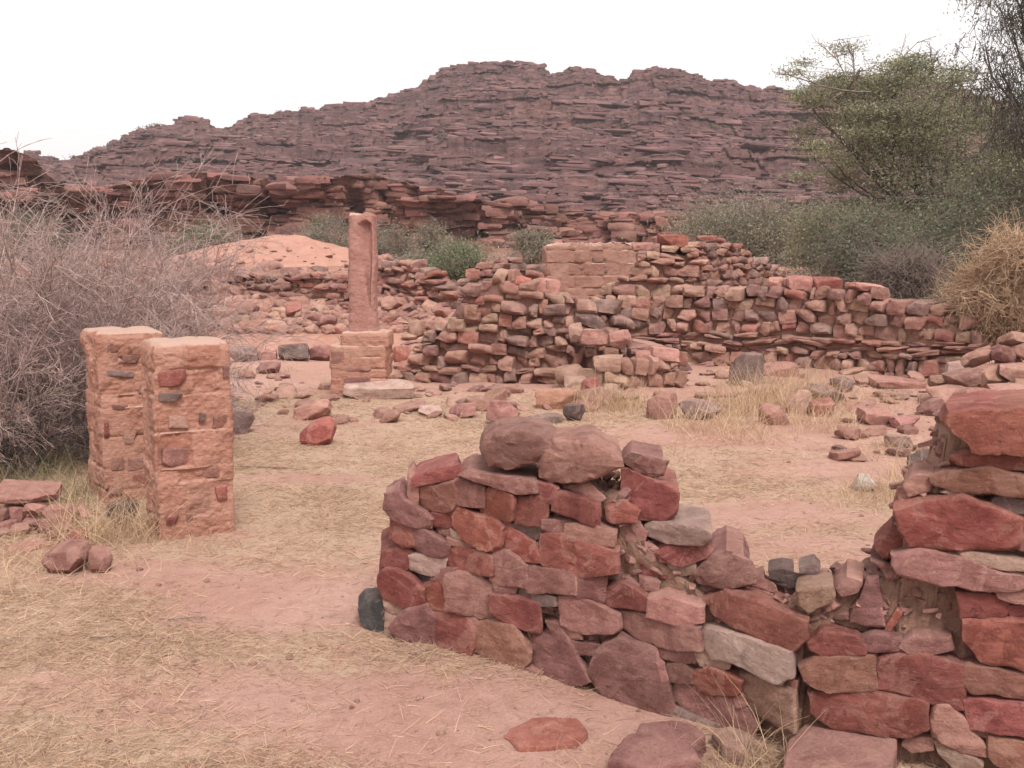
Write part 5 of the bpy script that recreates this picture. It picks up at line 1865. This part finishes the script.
# bare twigs that stick out of the acacia's top against the sky
def sky_twigs():
    rn = np.random.default_rng(8)
    segs = []
    Y = 21.0
    base = r_ac.location
    for (x0, y0, x1, y1) in [(870, 92, 785, 70), (855, 90, 842, 45), (872, 82, 918, 48), (868, 88, 800, 95), (880, 90, 905, 60), (930, 85, 940, 48), (850, 90, 826, 60), (945, 90, 962, 75), (866, 120, 915, 145), (845, 95, 862, 62)]:
        a, b_ = atY(x0, y0, Y + rn.normal(0, .4)), atY(x1, y1, Y + rn.normal(0, .6))
        sg, _ = grow(a, b_ - a, np.linalg.norm(b_ - a), .022, 3, rn, (7, 4), .5, wob=.10, nseg=6, shrink=.36, kid_from=.15)
        for s_ in sg: segs += s_
    A = np.array(segs)
    A[:, 6:] = np.maximum(A[:, 6:], .005)
    V, Fq = tubes(A, 4)
    mesh_obj('bare_branches', V, Fq, M_bark, r_ac, tuple(base))


sky_twigs()

tree('tall dark tree with drooping sparse twigs at the right edge', 1062, 17, 2.6,
     [(1010, 20, 0, .55, .8), (1000, 70, .3, .5, .7), (1015, 120, -.2, .5, .8), (1000, -30, .2, .5, .8), (1040, 10, .3, .6, 1.2), (1045, 80, 0, .6, 1.2), (1050, 150, 0, .6, 1.2), (1035, -60, 0, .6, 1.2), (1085, 30, 0, .7, 1.2), (1090, 110, 0, .7, 1.2), (985, 45, .1, .25, .2)],
     9000, .05, M_leafd, M_barkd, 53, droop=1.2, trunk_r=.12, twn=3200, name='drooping_tree')


# golden tumble of dry stems over the end of the back wall
def stems_bush(label, name, px, Y, zc, rx, rz, n, mat, seed, ln=.5, r0=.004, zbase=None):
    rn = np.random.default_rng(seed)
    x = (px - 512) / F * Y
    z0 = float(gz(x, Y)) if zbase is None else zbase
    p = np.array([x, Y, z0])
    r = root(name, p, label, 'bush')
    c = rn.normal(size=(n, 3))
    c /= np.linalg.norm(c, axis=1, keepdims=True)
    c = c * rn.uniform(.1, 1, (n, 1)) ** .5 * np.array([rx, rx * .8, rz]) * .6
    sub = rn.normal(size=(9, 3)) * np.array([rx, rx * .6, rz]) * .45
    c += sub[rn.integers(0, 9, n)]
    c[:, 2] = np.maximum(c[:, 2] + zc, z0 + .05)
    c[:, 0] += x
    c[:, 1] += Y
    lump = fbm(c[:, 0] * 2.2, c[:, 1] * 2.2, c[:, 2] * 2.2, 2, seed)
    c = c[lump > -.35]
    n = len(c)
    d = rn.normal(size=(n, 3))
    d += (c - np.array([x, Y, zc])) * .5
    d /= np.linalg.norm(d, axis=1, keepdims=True)
    segs = []
    q = c.copy()
    ns = 5
    rr = np.full((n, 1), r0)
    for k in range(ns):
        d = d + rn.normal(0, .55, (n, 3))
        d[:, 2] -= .05
        d /= np.linalg.norm(d, axis=1, keepdims=True)
        q2 = q + d * (ln / ns) * rn.uniform(.6, 1.3, (n, 1))
        segs.append(np.hstack([q, q2, rr * (1 - .12 * k), rr * (1 - .12 * (k + 1))]))
        q = q2
    A = np.concatenate(segs)
    h = len(A) // 3
    # a few woody stems from the root
    w = []
    for k in range(26):
        e = c[k]
        m = (p + e) / 2 + rn.normal(0, .12, 3)
        w += [(*p, *m, .012, .008), (*m, *e, .008, .004)]
    V, Fq = tubes(np.array(w), 4)
    mesh_obj('woody_stems', V, Fq, mat, r, p)
    V, Fq = tubes(A, 3)
    mesh_obj('dry_stems', V, Fq, mat, r, p)
    return r


stems_bush('golden tumbled bush of dry stems draped over the end of the back wall', 'dry_bush', 1014, 12.4, 1.16, .68, .46, 7500, M_gold, 71, zbase=.3, ln=.55)
stems_bush('pale grey tangle of dry twigs left of the golden bush on the wall', 'dry_bush', 905, 14.0, 1.35, .48, .30, 1300, M_bark, 72, r0=.005, zbase=.5)


# ------------------------------------------------------------------ grass
def ribbons(P, D, L, W, bend, rn, ns=3):
    """curved grass blades"""
    n = len(P)
    D = D / np.linalg.norm(D, axis=1, keepdims=True)
    side = np.cross(D, rn.normal(size=(n, 3)))
    side /= np.maximum(np.linalg.norm(side, axis=1, keepdims=True), 1e-6)
    pts = [P]
    d = D.copy()
    for k in range(ns):
        d = d + bend
        d /= np.linalg.norm(d, axis=1, keepdims=True)
        pts.append(pts[-1] + d * (L / ns)[:, None])
    V = np.zeros((n, 2 * (ns + 1), 3))
    for k, q in enumerate(pts):
        w = (W * (1 - .8 * k / ns))[:, None] * .5
        V[:, 2 * k] = q - side * w
        V[:, 2 * k + 1] = q + side * w
    b = np.arange(n) * 2 * (ns + 1)
    Fq = np.concatenate([np.stack([b + 2 * k, b + 2 * k + 1, b + 2 * k + 3, b + 2 * k + 2], 1) for k in range(ns)])
    return V.reshape(-1, 3), Fq


def litter():
    rn = np.random.default_rng(91)
    n = 680000
    Y = 1.9 * (12.5 / 1.9) ** rn.random(n)
    X = rn.uniform(-.80, .80, n) * Y
    m = straw_mask(X, Y)
    patch = np.clip(.5 + .9 * fbm(X * 2.2, Y * 2.2, 0, 3, 77), 0, 1)
    keep = rn.random(n) < (m ** 1.3 * (.35 + .65 * patch) * .8 + .03)
    X, Y = X[keep], Y[keep]
    n = len(X)
    P = np.stack([X, Y, gz(X, Y) + .002], 1)
    a = rn.uniform(0, 2 * math.pi, n)
    el = np.abs(rn.normal(.10, .22, n))
    D = np.stack([np.cos(a) * np.cos(el), np.sin(a) * np.cos(el), np.sin(el)], 1)
    L = rn.uniform(.02, .085, n) * (1 + .05 * Y)
    W = rn.uniform(.0012, .0028, n) * (1 + .13 * Y)
    bend = rn.normal(0, .12, (n, 3))
    bend[:, 2] -= .06
    V, Fq = ribbons(P, D, L, W, bend, rn, 2)
    o = mesh_obj('dry_grass', V, Fq, M_straw2, smooth=False)
    tag(o, 'short trampled straw coloured grass covering the courtyard', 'grass', kind='stuff')


litter()


def stalks():
    rn = np.random.default_rng(93)
    n = 60000
    Y = rn.uniform(7.5, 14.2, n)
    X = rn.uniform(-.25, .52, n) * Y
    d = np.clip(fbm(X * .9, Y * .9, 0, 3, 55) - .15, 0, 1) * (.25 + .75 * sstep(9.0, 11.5, Y)) * (.3 + .7 * sstep(-.5, 1.5, X))
    keep = rn.random(n) < d * .55
    X, Y = X[keep], Y[keep]
    n = len(X)
    P = np.stack([X, Y, gz(X, Y) - .01], 1)
    D = np.stack([rn.normal(0, .45, n), rn.normal(0, .45, n), np.ones(n)], 1)
    V, Fq = ribbons(P, D, rn.uniform(.05, .26, n), rn.uniform(.003, .006, n), np.stack([rn.normal(0, .25, n), rn.normal(0, .25, n), rn.uniform(-.3, 0, n)], 1), rn, 3)
    tag(mesh_obj('dry_stalks', V, Fq, M_straw, smooth=False), 'thin pale grass stalks growing between the fallen stones', 'grass', kind='stuff')


stalks()


def tuft(label, px, py, n, h, spread, mat, seed, group=None, lean=.35, wid=.004):
    rn = np.random.default_rng(seed)
    p = hit(px, py)
    a = rn.uniform(0, 2 * math.pi, n)
    rr = spread * np.sqrt(rn.random(n))
    P = np.stack([p[0] + rr * np.cos(a) * 1.3, p[1] + rr * np.sin(a), np.zeros(n)], 1)
    P[:, 2] = gz(P[:, 0], P[:, 1]) - .01
    D = np.stack([rn.normal(0, lean, n), rn.normal(0, lean, n), np.ones(n)], 1)
    L = h * rn.uniform(.35, 1.1, n)
    W = np.full(n, wid) * rn.uniform(.6, 1.2, n)
    bend = np.stack([rn.normal(0, .20, n), rn.normal(0, .20, n), rn.uniform(-.22, 0, n)], 1)
    V, Fq = ribbons(P, D, L, W, bend, rn, 4)
    o = mesh_obj('grass_tuft', V, Fq, mat, None, p, smooth=False)
    return tag(o, label, 'grass tuft', group)


TUFTS = [
    ('tangle of straw grass between the small stone heap and the pillars', 112, 535, 420, .42, .30, M_straw, .55, .0045),
    ('dry grass clump at the left foot of the nearer pillar', 150, 535, 220, .28, .20, M_straw, .5, .004),
    ('greenish dry grass behind the small stone heap', 62, 500, 420, .40, .38, M_greengr, .4, .0045),
    ('low straw grass around the big mauve rock', 60, 578, 320, .16, .40, M_straw, .6, .004),
    ('straw grass at the far left edge beside the heap', 8, 560, 220, .24, .3, M_straw, .5, .004),
    ('sparse grass along the front foot of the nearer pillar', 195, 545, 140, .14, .22, M_straw, .5, .003),
    ('straw grass at the left of the greenish clump by the thorn bush', 20, 478, 260, .36, .35, M_greengr, .4, .004),
    ('tall pale grass clump in the middle of the scattered stones below the back wall', 752, 412, 420, .62, .42, M_straw, .22, .007),
    ('tall pale grass right of the tall grey rock', 795, 404, 420, .60, .38, M_straw, .22, .007),
    ('grass clump around the long dark grey rock', 718, 428, 300, .40, .40, M_straw, .35, .006),
    ('straw grass curling over at the edge of the sandy courtyard', 738, 438, 260, .26, .42, M_straw, .7, .006),
    ('pale grass clump beside the rough tan rock', 604, 408, 300, .50, .32, M_straw, .25, .007),
    ('thin grass at the foot of the tan pink boulder', 640, 410, 200, .34, .32, M_straw, .3, .006),
    ('grass around the bright orange stone', 815, 428, 260, .34, .35, M_straw, .35, .006),
    ('grass clump beside the small whitish stone', 885, 495, 260, .26, .26, M_straw, .4, .005),
    ('short grass in front of the small whitish stone', 862, 505, 220, .18, .28, M_straw, .5, .004),
    ('grass tuft leaning on the dark boulder behind the wall', 926, 480, 220, .28, .22, M_straw, .4, .005),
    ('straggly grass at the right side of the courtyard', 905, 455, 320, .24, .45, M_straw, .5, .005),
    ('dry stalks standing beside the grey tan slab at the wall foot', 762, 762, 90, .30, .10, M_straw, .3, .003),
    ('thin dry stalks between the two slabs at the wall foot', 707, 770, 110, .16, .12, M_straw, .4, .0025),
    ('fine straw in front of the broad purple red slab', 640, 775, 200, .12, .22, M_straw, .6, .0022),
    ('lone forked dry stalk standing on bare sand before the wall', 474, 712, 7, .10, .012, M_straw, .25, .0022),
    ('small dry sprig on the sand left of the lone forked stalk', 400, 706, 26, .06, .03, M_straw, .6, .002),
    ('pale tuft on the shoulder of the jutting wall', 583, 322, 120, .55, .2, M_straw, .2, .007),
    ('straw fringe along the base of the low stone row', 255, 372, 160, .2, .5, M_straw, .5, .007),
    ('green grass patch below the cliff beside the mound', 232, 236, 900, .5, 1.6, M_greengr, .3, .03),
]
for i, (lab, px, py, n, h, sprd, mat, lean, wid) in enumerate(TUFTS):
    tuft(lab, px, py, n, h, sprd, mat, 700 + i, lean=lean, wid=wid)


# sticks lying on the straw
def stick(label, px, py, L, ang, r=.004, seed=0):
    rn = np.random.default_rng(seed)
    p = hit(px, py)
    d = np.array([math.cos(ang), math.sin(ang), .03])
    sg, _ = grow(p + np.array([0, 0, .012]), d, L, r, 2, rn, (2,), .4, wob=.08, nseg=6, shrink=.3)
    A = np.array(sg[0] + sg[1])
    A[:, 2] = gz(A[:, 0], A[:, 1]) + .012
    A[:, 5] = gz(A[:, 3], A[:, 4]) + .014
    V, Fq = tubes(A, 5)
    tag(mesh_obj('stick', V, Fq, M_bark, None, p), label, 'stick')


stick('thin dark stick lying on the straw in the left foreground', 168, 622, .16, .1, seed=1)
stick('short pale stick left of the thin dark stick on the straw', 90, 640, .14, .05, seed=2)
stick('long curved stick on the grass below the tilted reddish rock', 240, 468, .55, .1, .007, seed=3)


# scrub dotted over the hill
def hill_scrub():
    rn = np.random.default_rng(17)
    P = []
    nr, nc = HX.shape
    for _ in range(300):
        j = int(rn.integers(0, nc))
        i = int(nr * (1 - abs(rn.normal(0, .28)))) if rn.random() < .55 else int(rn.integers(5, nr - 1))
        i = min(max(i, 3), nr - 1)
        c = np.array([HX[i, j], HY[i, j], HZ[i, j]])
        rad = rn.uniform(.3, .8)
        P.append(c + rn.normal(size=(70, 3)) * rad * np.array([.6, .6, .35]) + np.array([0, 0, rad * .3]))
    V, Fq = leaves(np.concatenate(P), .26, rn, .7)
    o = mesh_obj('hillside_scrub', V, Fq, M_scrub, smooth=False)
    tag(o, 'tiny dark scrub dotted over the distant hill', 'scrub', kind='stuff')


hill_scrub()

# ------------------------------------------------------------------ air
def haze():
    m = bpy.data.materials.new('dusty_air')
    m.use_nodes = True
    n_ = m.node_tree
    n_.nodes.remove(n_.nodes['Principled BSDF'])
    v = n_.nodes.new('ShaderNodeVolumePrincipled')
    v.inputs['Color'].default_value = (.95, .88, .88, 1)
    v.inputs['Density'].default_value = .0005
    v.inputs['Anisotropy'].default_value = .2
    n_.links.new(v.outputs[0], n_.nodes['Material Output'].inputs['Volume'])
    x, y0, y1, z0, z1 = 1150, -40, 960, -90, 75
    V = [(-x, y0, z0), (x, y0, z0), (x, y1, z0), (-x, y1, z0), (-x, y0, z1), (x, y0, z1), (x, y1, z1), (-x, y1, z1)]
    o = mesh_obj('haze', V, [(0, 3, 2, 1), (4, 5, 6, 7), (0, 1, 5, 4), (1, 2, 6, 5), (2, 3, 7, 6), (3, 0, 4, 7)], m, smooth=False)
    tag(o, 'thin dusty haze in the air over the ruins and hill', 'haze', kind='stuff')


haze()

# ------------------------------------------------------------------ light
SUN_EL, SUN_AZ = R(54), R(164)
dirv = Vector((math.sin(SUN_AZ) * math.cos(SUN_EL), math.cos(SUN_AZ) * math.cos(SUN_EL), math.sin(SUN_EL)))
sd = bpy.data.lights.new('sun', 'SUN')
sd.energy = 2.5
sd.angle = R(20)
sd.color = (1, .965, .92)
so = bpy.data.objects.new('sun', sd)
COL.objects.link(so)
so.rotation_euler = (-dirv).to_track_quat('-Z', 'Y').to_euler()

wd = bpy.data.worlds.new('World')
SC.world = wd
wd.use_nodes = True
nt = wd.node_tree
bg = nt.nodes['Background']
sky = N(nt, 'ShaderNodeTexSky', sky_type='NISHITA')
sky.sun_disc = False
sky.sun_elevation = SUN_EL
sky.sun_rotation = SUN_AZ
sky.dust_density = 4
sky.air_density = 1.0
hs = N(nt, 'ShaderNodeHueSaturation')
hs.inputs['Saturation'].default_value = .12
nt.links.new(sky.outputs[0], hs.inputs['Color'])
cl = mix(nt, .72, hs.outputs['Color'], (8.7, 8.3, 8.25))
nt.links.new(cl, bg.inputs['Color'])
bg.inputs['Strength'].default_value = .112

SC.view_settings.view_transform = 'Standard'
SC.view_settings.look = 'None'
SC.view_settings.exposure = .52
SC.view_settings.gamma = 1
SC.render.engine = 'CYCLES'
SC.render.filter_size = 1.9
try:
    SC.cycles.use_denoising = True
    SC.cycles.max_bounces = 5
    SC.cycles.diffuse_bounces = 3
    SC.cycles.glossy_bounces = 1
    SC.cycles.transparent_max_bounces = 4
    SC.cycles.transmission_bounces = 2
except Exception:
    pass
